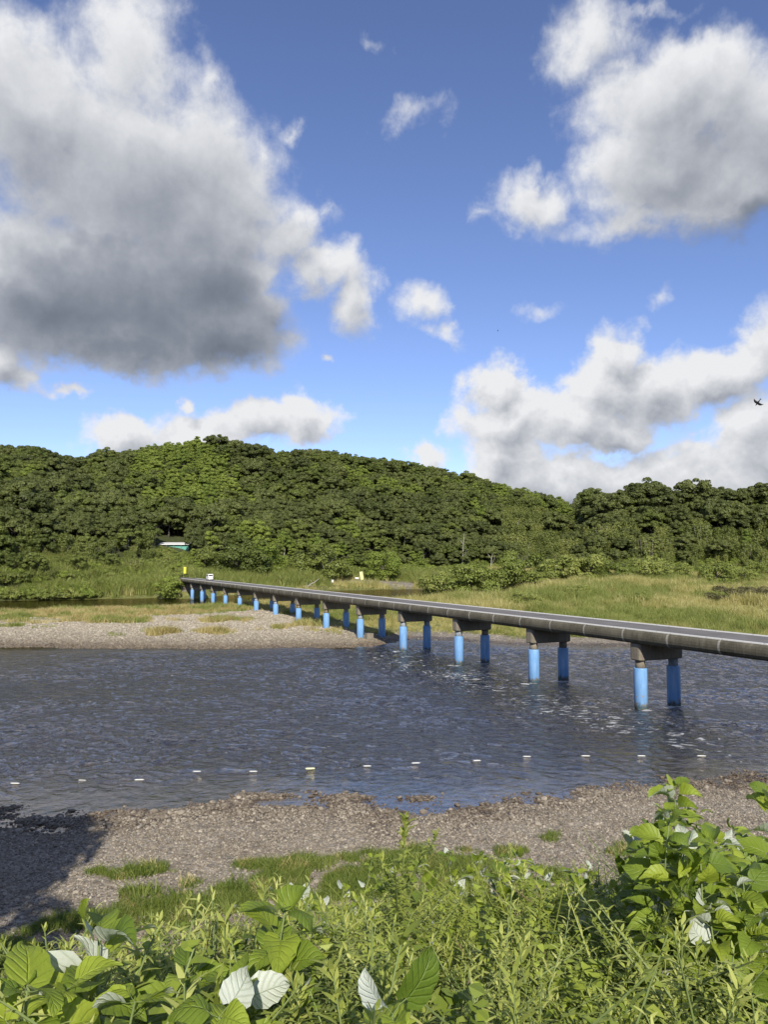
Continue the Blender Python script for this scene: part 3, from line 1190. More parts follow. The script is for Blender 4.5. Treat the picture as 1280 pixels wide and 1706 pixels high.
# ------------------------------------------------------------------ the wood on the hill
CROWNS = {
    'dark': [lobed_crown('evergreen_crown', 100 + i, 4.3, 3.6, 48, 1.05, 185, .33, M_DARK, 6.2) for i in range(4)],
    'mid': [lobed_crown('broadleaf_crown', 120 + i, 4.0, 3.4, 48, .95, 170, .30, M_MID, 6.0) for i in range(3)],
    'light': [lobed_crown('light_crown', 140 + i, 2.5, 4.6, 36, .85, 200, .26, M_LIGHT, 6.0) for i in range(3)],
    'bamboo': [plume_crown('bamboo_crown', 160 + i, 16, 9.5, 3.0, M_BAMBOO, .28, 330) for i in range(3)],
}
TRUNKS = [trunk_mesh('trunk', 10 + i, 6.5, .30, M_BARK, 6) for i in range(2)] + [trunk_mesh('pale_trunk', 20, 7.0, .28, M_PALEBARK, 5, 2.6)]
culm = MB()
for k in range(9):
    a_ = k * 2.4
    r_ = 2.6 * math.sqrt((k + .5) / 9)
    culm.tube([(r_ * math.cos(a_), r_ * math.sin(a_), 0), (r_ * math.cos(a_) * 1.05, r_ * math.sin(a_) * 1.05, 4), (r_ * math.cos(a_) * 1.3, r_ * math.sin(a_) * 1.3, 7.5)], [.06, .05, .02], 5)
CULMS = culm.mesh('culms', M_PALEBARK)
KINDS = ['dark', 'mid', 'light', 'bamboo']


def forest_points():
    P = []
    rs = np.random.default_rng(55)
    r_ = 222.0
    while r_ < 640:
        step = 4.9 + (r_ - 220) * .0030
        amax = R(33)
        na = int(2 * amax * r_ / step)
        a = -amax + (np.arange(na) + rs.uniform(0, 1, na)) * (2 * amax / na)
        rr = r_ + rs.uniform(-.5, .5, na) * step
        P.append(np.stack([np.sin(a) * rr, np.cos(a) * rr], 1))
        r_ += step * .92
    return np.concatenate(P)


FP = forest_points()
FZ = land(FP[:, 0], FP[:, 1])
_, FT = hill(FP[:, 0], FP[:, 1])
fpx, fpy, fdep = project(np.stack([FP[:, 0], FP[:, 1], FZ + 6], 1))
q0 = ((FP[:, 0] - BP0[0]) * BD[0] + (FP[:, 1] - BP0[1]) * BD[1]) / BLEN
q1 = (FP[:, 0] - BP0[0]) * BN[0] + (FP[:, 1] - BP0[1]) * BN[1] - 1.57
keep = (FT > 0.0) & (FT < 1.22)
keep &= ~((np.abs(q1) < 6) & (q0 < 17.5))                                       # road off the bridge
keep &= ~((fpx > 262) & (fpx < 318) & (np.hypot(FP[:, 0], FP[:, 1]) < 305))     # clearing below the shed
FP, FZ, FT, fpx, fpy = FP[keep], FZ[keep], FT[keep], fpx[keep], fpy[keep]
nf = len(FP)
rs = np.random.default_rng(77)
kn = fbm(FP[:, 0] / 45, FP[:, 1] / 45, 61, 3) + rs.normal(size=nf) * .22 + .05
kind = np.where(kn > .22, 1, 0)
kind = np.where((kn > .42), 2, kind)
lightzone = ((fpx - 300) / 85) ** 2 + ((fpy - 800) / 80) ** 2 < 1 + rs.normal(size=nf) * .25
kind = np.where(lightzone & (FT > .25), np.where(rs.uniform(size=nf) < .93, 2, 1), kind)
kind = np.where((FT > .45) & (kind == 0) & (rs.uniform(size=nf) < .45), 1, kind)
bz = (fpx > 840) & (FT < .66) & (FT > .02) & (rs.uniform(size=nf) < .74 + .24 * np.sin(fpx / 60))
kind = np.where(bz, 3, kind)
kind = np.where((fpx > 960) & (FT > .55), np.where(rs.uniform(size=nf) < .85, 0, 1), kind)
kind = np.where((fpx < 270) & (FT < .12), np.where(rs.uniform(size=nf) < .75, 3, 1), kind)
kind = np.where((fpx > 300) & (fpx < 620) & (FT < .06), np.where(rs.uniform(size=nf) < .6, 2, 1), kind)
kind = np.where((fpx > 620) & (fpx < 900) & (FT < .04), np.where(rs.uniform(size=nf) < .45, 2, 0), kind)
fscale = np.clip(np.exp(rs.normal(size=nf) * .27) * .80, .45, 1.5) * np.where(kind == 2, .88, 1.0)
fscale = np.where((fpx > 965) & (FT > .5), fscale * 1.35, fscale)
fscale = np.where((FT < .05), fscale * .72, fscale)
fscale = np.where((fpx < 270) & (kind == 3) & (FT < .12), fscale * .8, fscale)
fscale = np.where((FT > .85) & (fpx < 960), np.clip(fscale, .6, .85), fscale)
fyaw = rs.uniform(0, 6.28, nf)
fvar = rs.integers(0, 12, nf)
rdist = np.hypot(FP[:, 0], FP[:, 1])
inview = (fpx > -10) & (fpx < 1290)
# the 300 trees that show largest stand as trees of their own
order = np.argsort(np.where(inview, rdist / fscale ** .5 - (FT < .5) * 0, 1e9))
single = np.zeros(nf, bool)
single[order[:300]] = True
NAMES = {0: ('evergreen_tree', 'dark evergreen tree'), 1: ('broadleaf_tree', 'olive broadleaf tree'), 2: ('light_green_tree', 'light green tree'),
         3: ('bamboo_clump', 'bamboo clump')}


def zone(px):
    for lim_, nm in ((60, 'at the left picture edge beyond the gravel bar'), (130, 'a little in from the left picture edge beyond the gravel bar'), (200, 'halfway from the left picture edge to the teal shed'),
                     (262, 'just left of the teal shed'), (340, 'just right of the teal shed'), (400, 'above the white van'), (480, 'above the olive green tree behind the bridge'),
                     (570, 'above the leaning dead trunk'), (650, 'behind the leaning banner'), (720, 'between the leaning banner and the willows'), (800, 'behind the broad willow'),
                     (880, 'behind the channel end'), (960, 'at the wood edge left of the tall dark trees'), (1060, 'below the tall dark trees behind the field'), (1160, 'behind the middle of the field back'),
                     (1225, 'behind the brown brush of the field'), (9999, 'at the right picture edge behind the field')):
        if px < lim_:
            return nm


for i in np.nonzero(single)[0]:
    k = int(kind[i])
    nm, lb = NAMES[k]
    lab = ('small ' if fscale[i] < .62 else 'large ' if fscale[i] > .88 else 'medium ') + lb + ' ' + zone(fpx[i])
    tr = thing(nm, lab, 'bamboo' if k == 3 else 'tree', (FP[i, 0], FP[i, 1], FZ[i] - .2), (0, 0, fyaw[i]), fscale[i], group=lab.replace('tree', 'trees').replace('clump', 'clumps'))
    cs = CROWNS[KINDS[k]]
    obj('crown', cs[fvar[i] % len(cs)], tr)
    if k == 3:
        obj('culms', CULMS, tr)
    else:
        obj('trunk', TRUNKS[2 if fvar[i] in (5, 8) else fvar[i] % 2], tr)
rest = ~single
allm = sum((CROWNS[k] for k in KINDS), [])
base_i = np.cumsum([0] + [len(CROWNS[k]) for k in KINDS])[:4]
cnt = np.array([len(CROWNS[k]) for k in KINDS])
fidx = base_i[kind] + fvar % cnt[kind]
scatter('forest', np.stack([FP[rest, 0], FP[rest, 1], FZ[rest] - .3], 1), fyaw[rest], fscale[rest] * 1.05, fidx[rest], allm, 'dense mixed wood covering the hill beyond the river')

# undergrowth that closes the foot of the wood
UND = [lobed_crown('undergrowth_bush', 180 + i, 1.6, 1.1, 11, .62, 130, .19, [M_LIGHT, M_WILLOW, M_BAMBOO][i], .9) for i in range(3)]
ur = np.random.default_rng(91)
n_u = 5200
ua = ur.uniform(-R(31), R(31), n_u)
upx = 640 + FPX * np.tan(ua)
ur0 = np.interp(upx, FOOT_PX, FOOT_R)
urr = ur0 + ur.uniform(-14, 16, n_u)
UX, UY = np.sin(ua) * urr, np.cos(ua) * urr
UZ = land(UX, UY)
q0 = ((UX - BP0[0]) * BD[0] + (UY - BP0[1]) * BD[1]) / BLEN
q1 = (UX - BP0[0]) * BN[0] + (UY - BP0[1]) * BN[1] - 1.57
ok = (UZ > .25) & ~((np.abs(q1) < 3.6) & (q0 < 17.5)) & ~((upx > 548) & (upx < 690) & (UY < 306))
ui = ur.integers(0, 3, n_u)
scatter('undergrowth', np.stack([UX, UY, UZ - .2], 1)[ok], ur.uniform(0, 6.28, n_u)[ok], ur.uniform(.6, 1.35, n_u)[ok], ui[ok], UND, 'tangled bushes along the foot of the wood')

cx_ = ur.uniform(252, 326, 420)
cd_ = ur.uniform(246, 284, 420)
ca_ = np.arctan((cx_ - 640) / FPX)
CXX, CYY = np.sin(ca_) * cd_ / np.cos(ca_) * .97, cd_ * .97
scatter('clearing_scrub', np.stack([CXX, CYY, land(CXX, CYY) - .2], 1), ur.uniform(0, 6.28, 420), ur.uniform(.4, .95, 420), np.where(ur.uniform(size=420) < .75, 1, 2), UND, 'yellow-green scrub in the clearing below the long shed')

# leaning canes of the bank beyond the gravel bar
REEDS = [blade_clump('green_reed', 200 + i, 60, 4.6, 1.1, .13, M_GREENREED, .6, 4) for i in range(3)] + [blade_clump('dry_reed', 210, 40, 3.0, 1.0, .14, M_REED, .6, 4)]
n_u = 3600
ua = ur.uniform(-R(31), R(6), n_u)
upx = 640 + FPX * np.tan(ua)
lo = np.interp(np.sin(ua) * 225, *FARB)
urr = np.hypot(np.sin(ua) * 225, lo) + ur.uniform(1, 30, n_u)
UX, UY = np.sin(ua) * urr, np.cos(ua) * urr
UZ = land(UX, UY)
q0 = ((UX - BP0[0]) * BD[0] + (UY - BP0[1]) * BD[1]) / BLEN
q1 = (UX - BP0[0]) * BN[0] + (UY - BP0[1]) * BN[1] - 1.57
ok = (UZ > .2) & (UY > np.interp(UX, *FARB)) & ~((np.abs(q1) < 4.0) & (q0 < 17.5)) & ~((upx > 548) & (upx < 690) & (UY < 306))
ui = np.where(ur.uniform(size=n_u) < .12, 3, ur.integers(0, 3, n_u))
scatter('bank_canes', np.stack([UX, UY, UZ - .1], 1)[ok], ur.uniform(0, 6.28, n_u)[ok], ur.uniform(.6, 1.25, n_u)[ok], ui[ok], REEDS, 'tall leaning green canes on the far bank of the river')

# ------------------------------------------------------------------ the grass field on the far side
FIELD = [blade_clump('field_green', 220 + i, 44, 2.0, .8, .06, M_GREENREED, .5) for i in range(3)] + [blade_clump('field_dry', 230 + i, 44, 1.9, .8, .06, M_REED, .55) for i in range(3)]
fr = np.random.default_rng(133)


def field_points(n, a0, a1, r0, r1):
    a = fr.uniform(a0, a1, n)
    u = fr.uniform(0, 1, n)
    r_ = r0 * (r1 / r0) ** u
    return np.sin(a) * r_, np.cos(a) * r_


UX, UY = field_points(50000, -R(13), R(32), 96, 400)
UZ = land(UX, UY)
g, w, _ = cover(UX, UY, UZ)
q1 = (UX - BP0[0]) * BN[0] + (UY - BP0[1]) * BN[1]
ok = (fr.uniform(size=len(UX)) < g) & (w < .5) & (UZ > .12) & ((UX > -14) | (q1 > 1))
db_ = np.interp(UX, *BACK) - UY
dry = fbm(UX / 16, UY / 16, 88, 4) + fr.normal(size=len(UX)) * .12 + .02
ui = np.where(dry > .0, fr.integers(3, 6, len(UX)), fr.integers(0, 3, len(UX)))
sc = fr.uniform(.5, 1.2, len(UX)) * np.clip(.6 + (UY - 100) / 120, .6, 1.25) * np.clip(.85 + fbm(UX / 7, UY / 7, 93, 4) * 1.6, .35, 1.7)
sc = np.where((db_ > 0) & (UX < 34), sc * np.clip(.30 + (db_ - 10) / 90, .30, 1), sc)
under = (q1 > -7) & (q1 < 9)
sc = np.where(under, sc * .62, sc)
scatter('field_grass', np.stack([UX, UY, UZ - .05], 1)[ok], fr.uniform(0, 6.28, len(UX))[ok], sc[ok], ui[ok], FIELD, 'tall green and straw coloured grass of the field behind the bridge')
# low grass along the back of the gravel bar
BARG = [blade_clump('bar_green', 240 + i, 34, .75, .6, .05, M_GREENREED, .6) for i in range(2)] + [blade_clump('bar_dry', 250 + i, 34, .7, .6, .05, M_DRY, .7) for i in range(2)]
UX, UY = field_points(26000, -R(33), -R(3), 96, 200)
UZ = land(UX, UY)
g, w, _ = cover(UX, UY, UZ)
ok = (fr.uniform(size=len(UX)) < g * .95) & (UZ > .06) & (UX < -10) & (UY < np.interp(UX, *BACK) + 1)
ui = np.where(fbm(UX / 6, UY / 3, 15, 3) + fr.normal(size=len(UX)) * .10 > -.05, fr.integers(2, 4, len(UX)), fr.integers(0, 2, len(UX)))
scatter('bar_grass', np.stack([UX, UY, UZ - .03], 1)[ok], fr.uniform(0, 6.28, len(UX))[ok], (fr.uniform(.5, 1.2, len(UX)) * np.clip(1 + fbm(UX / 3, UY / 3, 19, 2) * 1.6, .35, 2.0))[ok], ui[ok], BARG, 'short green and straw coloured grass on the gravel bar')

# ------------------------------------------------------------------ stones
def stone_meshes(n, mat, seed, detail=1):
    out = []
    import bmesh
    for i in range(n):
        rs = np.random.default_rng(seed + i)
        bm = bmesh.new()
        bmesh.ops.create_icosphere(bm, subdivisions=detail, radius=.5)
        v = np.array([x.co[:] for x in bm.verts])
        f = [[q.index for q in p.verts] for p in bm.faces]
        bm.free()
        # cut by random planes: river-worn but angular
        for k in range(6):
            d = rs.normal(size=3)
            d /= np.linalg.norm(d)
            lim = rs.uniform(.26, .42)
            ex = np.maximum(v @ d - lim, 0)
            v = v - np.outer(ex * .85, d)
        v *= np.array([rs.uniform(.85, 1.25), rs.uniform(.7, 1.0), rs.uniform(.38, .6)])
        out.append(mesh_np('stone_%d' % i, v, [tuple(x) for x in f], (mat,), smooth=False))
    return out


def stone_material(name, stops, rough=.85, wet=False, dry0=.06, dry1=.20):
    m, t, out = new_mat(name)
    oi = t.add('ShaderNodeObjectInfo')
    tc = t.add('ShaderNodeTexCoord')
    n = t.noise(tc.outputs['Object'], 5, 4, .6)
    f = t.math('MULTIPLY_ADD', n, .3, t.math('MULTIPLY', oi.outputs['Random'], .75))
    c = t.ramp(f, stops)
    if wet:
        gm = t.add('ShaderNodeNewGeometry')
        s = t.add('ShaderNodeSeparateXYZ')
        t.put(s.inputs[0], gm.outputs['Position'])
        dry = t.smooth(t.math('MULTIPLY_ADD', n, .12, s.outputs[2]), dry0, dry1)
        c = t.mix(dry, t.mix(1, c, (.48, .43, .38), 'MULTIPLY'), c)
        rough = t.linmap(dry, 0, 1, .4, .88)
    principled(t, out, c, rough, .3)
    return m


STOPS = [(0, (.088, .073, .053)), (.25, (.155, .130, .098)), (.55, (.225, .192, .146)), (.8, (.31, .27, .21)), (1, (.50, .45, .36))]
M_STONE = stone_material('river_stone', STOPS, wet=True)
STONES = stone_meshes(8, M_STONE, 300, 1)
pr = np.random.default_rng(301)
n_p = 215000
a = pr.uniform(-R(31), R(31), n_p)
r_ = np.sqrt(pr.uniform(12.5 ** 2, 45 ** 2, n_p))
PX, PY = np.sin(a) * r_, np.cos(a) * r_
PZ = land(PX, PY)
_, w, _ = cover(PX, PY, PZ)
size = np.exp(pr.normal(size=n_p) * .40) * .070
edge = np.exp(-((PZ) / .10) ** 2)
size *= 1 + edge * pr.uniform(0, .8, n_p)
dens = np.where(PZ > .03, 1.0, np.exp((PZ - .03) / .07) * .8)
ok = (w < .5) & (pr.uniform(size=n_p) < dens) & (PZ > -.28)
size = np.clip(size, .035, .45)
til = pr.normal(size=(n_p, 2)) * .28
scatter('gravel', np.stack([PX, PY, PZ + size * .08], 1)[ok], pr.uniform(0, 6.28, n_p)[ok], size[ok], pr.integers(0, 8, n_p)[ok], STONES,
        'brown and grey river gravel of the near beach', til[ok])
n_p = 110000
UX, UY = field_points(n_p, -R(33), R(30), 92, 165)
UX[:80000], UY[:80000] = field_points(80000, -R(32), R(2), 93, 150)
PZ = land(UX, UY)
g, w, _ = cover(UX, UY, PZ)
ok = (pr.uniform(size=n_p) > g * .8) & (PZ > -.05) & ((UX < -6) | (g < .5)) & (w < .5)
size = np.clip(np.exp(pr.normal(size=n_p) * .4) * .17, .08, .55)
M_BARSTONE = stone_material('bleached_stone', [(0, (.155, .135, .098)), (.3, (.255, .225, .168)), (.6, (.37, .33, .25)), (1, (.55, .50, .40))], wet=True, dry0=.12, dry1=.80)
BARSTONES = stone_meshes(6, M_BARSTONE, 320, 1)
scatter('bar_gravel', np.stack([UX, UY, PZ + size * .06], 1)[ok], pr.uniform(0, 6.28, n_p)[ok], size[ok], pr.integers(0, 6, n_p)[ok], BARSTONES,
        'pale gravel of the bar in the middle of the river', (pr.normal(size=(n_p, 2)) * .25)[ok])
# larger stones along the waterline, each a thing of its own
BIG = stone_meshes(5, M_STONE, 340, 2)
n_big = 0
tries = 0
while n_big < 70 and tries < 6000:
    tries += 1
    X = pr.uniform(-17, 18)
    Y = pr.uniform(30, 42)
    z = land1(X, Y)
    if -.12 < z < .10 and abs(X / Y) < .5:
        s = pr.uniform(.22, .42)
        inw = z < -.02
        lab = 'dark wet stone standing in the shallows of the near beach' if inw else 'brown cobble on the wet edge of the near beach'
        obj('stone', BIG[n_big % 5], None, (X, Y, z + s * .10), (pr.normal() * .2, pr.normal() * .2, pr.uniform(0, 6.28)), s, label=lab, category='stone',
            group='stones standing in the shallows' if inw else 'cobbles on the wet beach edge')
        n_big += 1

# turf on the near beach
TURF = [blade_clump('turf_tuft', 400 + i, 60, .22, .22, .016, M_TURF, .8) for i in range(3)] + [blade_clump('straw_tuft', 410, 50, .26, .2, .014, M_DRY, .7)]
n_p = 60000
a = pr.uniform(-R(30), R(30), n_p)
r_ = np.sqrt(pr.uniform(12 ** 2, 32 ** 2, n_p))
PX, PY = np.sin(a) * r_, np.cos(a) * r_
PZ = land(PX, PY)
gf = near_grass_field(PX, PY)
_, w, _ = cover(PX, PY, PZ)
ok = (pr.uniform(size=n_p) < np.clip((gf - .14) * 1.5, 0, 1) * .85) & (PZ > .2)
ui = np.where(pr.uniform(size=n_p) < .06, 3, pr.integers(0, 3, n_p))
scatter('beach_grass', np.stack([PX, PY, PZ - .01], 1)[ok], pr.uniform(0, 6.28, n_p)[ok], (np.exp(pr.normal(size=n_p) * .4) * .85)[ok], ui[ok], TURF, 'low green grass spreading in patches over the near gravel')
#PART2
def ground_hit(px, py, y0=90.0, y1=420.0):
    d = ray(px, py)
    ys = np.linspace(y0, y1, 1500)
    t = ys / d[1]
    X, Z = d[0] * t, CAM_H + d[2] * t
    g = land(X, ys)
    k = np.nonzero(Z <= g)[0]
    k = k[0] if len(k) else len(ys) - 1
    return np.array([X[k], ys[k], g[k]])


# ------------------------------------------------------------------ bushes on the field and along the far bank
WILLOW = [lobed_crown('willow_crown', 260 + i, 2.1, 1.5, 46, .55, 150, .13, M_WILLOW, 1.15, .98, .4) for i in range(4)]
OLIVE = [lobed_crown('bank_bush_crown', 270 + i, 2.3, 1.9, 44, .62, 170, .15, [M_LIGHT, M_MID][i], 1.6, .95, .4) for i in range(2)]
M_BRUSH = leaf_material('brown_brush', (.07, .065, .03), (.11, .10, .045), (.17, .15, .07), .2)
BRUSH = lobed_crown('brush_crown', 280, 2.1, 1.2, 26, .5, 130, .12, M_BRUSH, 1.1, .6, .4)
BTRUNK = trunk_mesh('bush_stems', 31, 1.8, .10, M_BARK, 6, 1.3)
BUSHES = [
    (742, 992, 70, 0, 'willow bush at the edge of the back channel, nearest the straw grass'), (785, 994, 90, 0, 'broad willow bush right above the middle of the bridge deck'),
    (822, 982, 50, 0, 'small willow bush between the broad willow and the dark channel end'), (868, 974, 90, 0, 'wide light green willow just right of the channel end'),
    (905, 980, 62, 0, 'rounded willow in front of the wood, left of the pale trunk'), (938, 970, 66, 0, 'willow bush beside the dark evergreen at the wood edge'),
    (985, 966, 70, 0, 'willow bush under the tall dark trees of the field back'), (1032, 968, 56, 0, 'low willow bush in the middle of the field back'),
    (1078, 965, 66, 0, 'light willow bush before the bamboo, middle of the field'), (1128, 968, 50, 0, 'small willow bush before the bamboo'),
    (1195, 974, 60, 0, 'willow bush behind the brown brush at the right'), (1242, 972, 44, 0, 'small round willow near the right end of the field'),
    (1272, 962, 50, 0, 'willow bush at the far right under the wood'), (960, 1000, 44, 0, 'lone low bush out in the straw grass'), (1060, 1010, 40, 0, 'low green clump in the grass just above the bridge deck'),
    (880, 1012, 46, 0, 'low green clump beside the deck, near the fourth pier'),
    (1215, 1004, 70, 2, 'brown scrubby brush in the grass at the right'), (1262, 1002, 64, 2, 'brown scrubby brush at the right edge of the grass'),
    (284, 996, 46, 1, 'bright green rounded bush beside the far end of the bridge'), (398, 962, 84, 1, 'rounded olive green tree behind the far bridge end'),
    (440, 958, 64, 1, 'smaller rounded tree right of the olive green tree'), (538, 966, 84, 1, 'spreading grey-green tree over the leaning dead trunk'), (640, 965, 60, 1, 'low spreading bush right of the yellow banner on the gravel'),
    (340, 952, 60, 1, 'low bush above the road end behind the bridge'),
]
for i, (px, py, wpx, kd, lab) in enumerate(BUSHES):
    p = ground_hit(px, py, 100 if kd != 1 else 200)
    s = wpx * p[1] / FPX / (4.1 if kd != 1 else 4.6)
    t_ = thing('willow_bush' if kd == 0 else 'brush' if kd == 2 else 'bank_bush', lab, 'bush', p - [0, 0, .15], (0, 0, i * 1.7), (s, s, s * (.9 if kd != 2 else .7)), group='bushes on the far side of the river')
    obj('crown', WILLOW[i % 4] if kd == 0 else BRUSH if kd == 2 else OLIVE[i % 2], t_)
    obj('stems', BTRUNK, t_)
# grey bare trunks showing in front of the wood
for i, (px, py0, py1, lab) in enumerate([(768, 916, 888, 'pale bare trunk rising in front of the dark wood'), (815, 935, 922, 'thin pale leaning limb at the wood edge')]):
    Yd = 345.0
    a, b_ = at_depth(px, py0, Yd), at_depth(px + 6, py1, Yd + 1)
    a[2] = min(a[2], land1(a[0], a[1]) - .2)
    m_ = MB()
    v = Vector(b_ - a)
    pts = [Vector((0, 0, 0)), v * .35 + Vector((.3, 0, 0)), v * .7, v]
    m_.tube(pts, [.24, .2, .15, .05], 7)
    m_.tube([pts[2], pts[2] + Vector((-1.6, .3, 2.4))], [.16, .05], 5)
    m_.tube([pts[1], pts[1] + Vector((1.4, .2, 2.6)), pts[1] + Vector((1.7, .2, 4.2))], [.18, .1, .04], 5)
    obj('bare_trunk', m_.mesh('bare_trunk', M_PALEBARK, True), None, a, label=lab, category='tree')

# ------------------------------------------------------------------ small things on the far side
def plain(name, col, rough=.6, spec=.4):
    m, t, out = new_mat(name)
    tc = t.add('ShaderNodeTexCoord')
    n = t.noise(tc.outputs['Object'], 4, 4, .6)
    c = t.mix(t.linmap(n, .3, .7, 0, .35), col, tuple(x * .7 for x in col))
    principled(t, out, c, rough, spec)
    return m


M_WHITE = plain('white_paint', (.80, .80, .78), .35)
M_GLASS = plain('dark_window', (.02, .024, .028), .08, .6)
M_RUBBER = plain('tyre_rubber', (.02, .02, .02), .8)
M_STEEL = plain('grey_steel', (.35, .35, .35), .45)
M_YELLOW = plain('yellow_cloth', (.80, .74, .06), .8)
M_CREAM = plain('pale_yellow_cloth', (.82, .80, .35), .8)
M_TEAL = plain('teal_roof', (.12, .38, .30), .5)
M_LAMP = plain('lamp_glass', (.6, .6, .55), .15)
M_RED = plain('red_lamp', (.4, .03, .02), .3)

# white van driving off towards the far end
s_van = 0
for s_ in np.linspace(9, 14, 1001):
    x_, _, _ = project(np.array(bridge(s_, 2.3, DECK_Z)))
    if x_ > 349:
        s_van = s_
van = thing('small_van', 'small white van on the bridge near its far end', 'van', bridge(s_van, 2.3, DECK_Z + .012), (0, 0, BANG), .86)


def box_profile(pro, w, name, mat):
    b = MB()
    b.prism(pro, lambda u, z: (u, -w / 2, z), lambda u, z: (u, w / 2, z))
    return b.mesh(name, mat)


obj('body', box_profile([(-1.6, .28), (-1.66, .5), (-1.64, 1.0), (-1.52, 1.72), (-1.42, 1.84), (.85, 1.86), (1.02, 1.78), (1.55, 1.05), (1.68, .92), (1.7, .4), (1.6, .28)], 1.44, 'body', M_WHITE), van)
b = MB(); b.box((-1.6, 0, 1.38), (.06, 1.16, .5), Matrix.Rotation(-.17, 3, 'Y')); obj('rear_window', b.mesh('rear_window', M_GLASS), van)
b = MB(); b.box((1.33, 0, 1.42), (.05, 1.2, .66), Matrix.Rotation(-.62, 3, 'Y')); obj('windscreen', b.mesh('windscreen', M_GLASS), van)
for sg in (1, -1):
    b = MB(); b.box((-.75, sg * .722, 1.42), (1.25, .01, .5)); obj('side_window', b.mesh('side_window', M_GLASS), van)
    b = MB(); b.box((.45, sg * .722, 1.4), (.8, .01, .5)); obj('side_window', b.mesh('side_window', M_GLASS), van)
    b = MB(); b.box((-1.66, sg * .6, .85), (.03, .14, .3)); obj('tail_lamp', b.mesh('tail_lamp', M_RED), van)
    b = MB(); b.box((1.68, sg * .52, .8), (.04, .26, .2)); obj('headlight', b.mesh('headlight', M_LAMP), van)
    for xx in (-1.05, 1.1):
        b = MB(); b.tube([(xx, sg * .55, .28), (xx, sg * .73, .28)], .28, 18); w_o = obj('wheel', b.mesh('tyre', M_RUBBER), van)
        b = MB(); b.tube([(xx, sg * .70, .28), (xx, sg * .74, .28)], .16, 14); obj('rim', b.mesh('rim', M_STEEL), w_o)
b = MB(); b.box((-1.67, 0, .62), (.02, .33, .16)); obj('number_plate', b.mesh('number_plate', M_CREAM), van)


def banner(px, py0, py1, Yd, wpx, lab, mat, lean=0.0):
    top = at_depth(px, py0, Yd)
    g = land1(top[0], top[1])
    H = top[2] - g + .15
    w = wpx / FPX * Yd
    cl = (py1 - py0) / FPX * Yd
    r_ = thing('banner', lab, 'banner', (top[0], top[1], g), (0, lean, 0))
    m_ = MB(); m_.tube([(0, 0, 0), (0, 0, H)], .03, 6); m_.tube([(0, 0, H - .05), (w, 0, H - .05)], .015, 5); obj('pole', m_.mesh('pole', M_STEEL), r_)
    nx, nz = 5, 10
    vs, fs = [], []
    for j in range(nz + 1):
        for i_ in range(nx + 1):
            u, v_ = i_ / nx, j / nz
            vs.append((.03 + u * w, .10 * math.sin(3 * u + 4 * v_) * u, H - .08 - v_ * cl))
    for j in range(nz):
        for i_ in range(nx):
            k = j * (nx + 1) + i_
            fs.append((k, k + 1, k + nx + 2, k + nx + 1))
    me = mesh_np('cloth', np.array(vs), fs, (mat,), smooth=True)
    c_ = obj('cloth', me, r_)
    sd = c_.modifiers.new('thick', 'SOLIDIFY'); sd.thickness = .01
    return r_


banner(306, 945, 956, 229, 4.0, 'narrow upright yellow banner by the far bridge end', M_YELLOW)
banner(601, 953, 967, 300, 5.0, 'leaning pale yellow banner above the far gravel bank', M_CREAM, -.12)
p = at_depth(597, 963, 298)
g = land1(p[0], p[1])
sg_ = thing('sign_board', 'small white sign board beside the leaning banner', 'sign', (p[0] - .5, p[1], g))
m_ = MB(); m_.box((0, -.04, p[2] - g), (1.4, .04, .55)); obj('board', m_.mesh('board', M_WHITE), sg_)
for dx in (-.45, .45):
    m_ = MB(); m_.tube([(dx, 0, -.1), (dx, 0, p[2] - g)], .035, 6); obj('post', m_.mesh('post', M_STEEL), sg_)
p = at_depth(553, 968, 285)
g = land1(p[0], p[1])
sg_ = thing('notice_box', 'white notice box on a post under the spreading tree', 'sign', (p[0], p[1], g))
m_ = MB(); m_.box((.3, 0, p[2] - g), (.75, .25, 1.0)); obj('box', m_.mesh('box', M_WHITE), sg_)
m_ = MB(); m_.tube([(-.25, 0, -.2), (-.25, 0, p[2] - g + .9)], .09, 6); obj('post', m_.mesh('post', M_STEEL), sg_)
# leaning dead trunk and flood debris
p = at_depth(512, 974, 272)
p[2] = land1(p[0], p[1])
m_ = MB()
m_.tube([(0, 0, -.2), (1.2, .2, .9), (2.6, .3, 1.6), (4.2, .3, 2.9)], [.25, .22, .17, .08], 7)
m_.tube([(1.8, .2, 1.2), (1.2, .2, 2.4)], [.12, .04], 5)
m_.tube([(-1.0, .2, .1), (.6, .1, .4), (2.4, -.1, .2)], [.14, .12, .06], 6)
m_.tube([(-.4, .2, -.1), (-.5, .2, 1.6)], [.09, .05], 5)
m_.tube([(.8, .2, -.1), (.7, .1, 1.2)], [.08, .04], 5)
obj('dead_trunk', m_.mesh('dead_trunk', M_PALEBARK, True), None, p, label='leaning dead grey trunk on the far bank behind the bridge', category='trunk')
# long low shed with a teal roof above the clearing
Ysh = float(ground_hit(290, 913, 235, 400)[1]) + 1.0
pa, pb = at_depth(265, 908, Ysh), at_depth(316, 908, Ysh)
gz = land1((pa[0] + pb[0]) / 2, Ysh)
shed = thing('long_shed', 'long low shed with white eave and teal front in the clearing on the hillside', 'shed', ((pa[0] + pb[0]) / 2, Ysh, pa[2] - 1.6))
Ls = pb[0] - pa[0]
m_ = MB(); m_.box((0, 1.5, 1.0 - .6), (Ls - .6, 3.0, 3.2)); obj('wall', m_.mesh('wall', M_TEAL), shed)
m_ = MB(); m_.box((0, 1.4, 2.25), (Ls, 4.4, .16), Matrix.Rotation(.16, 3, 'X')); rf = obj('roof', m_.mesh('roof', M_WHITE), shed)
m_ = MB(); m_.box((0, -.82, 1.84), (Ls, .1, .28)); obj('eave', m_.mesh('eave', M_WHITE), rf)
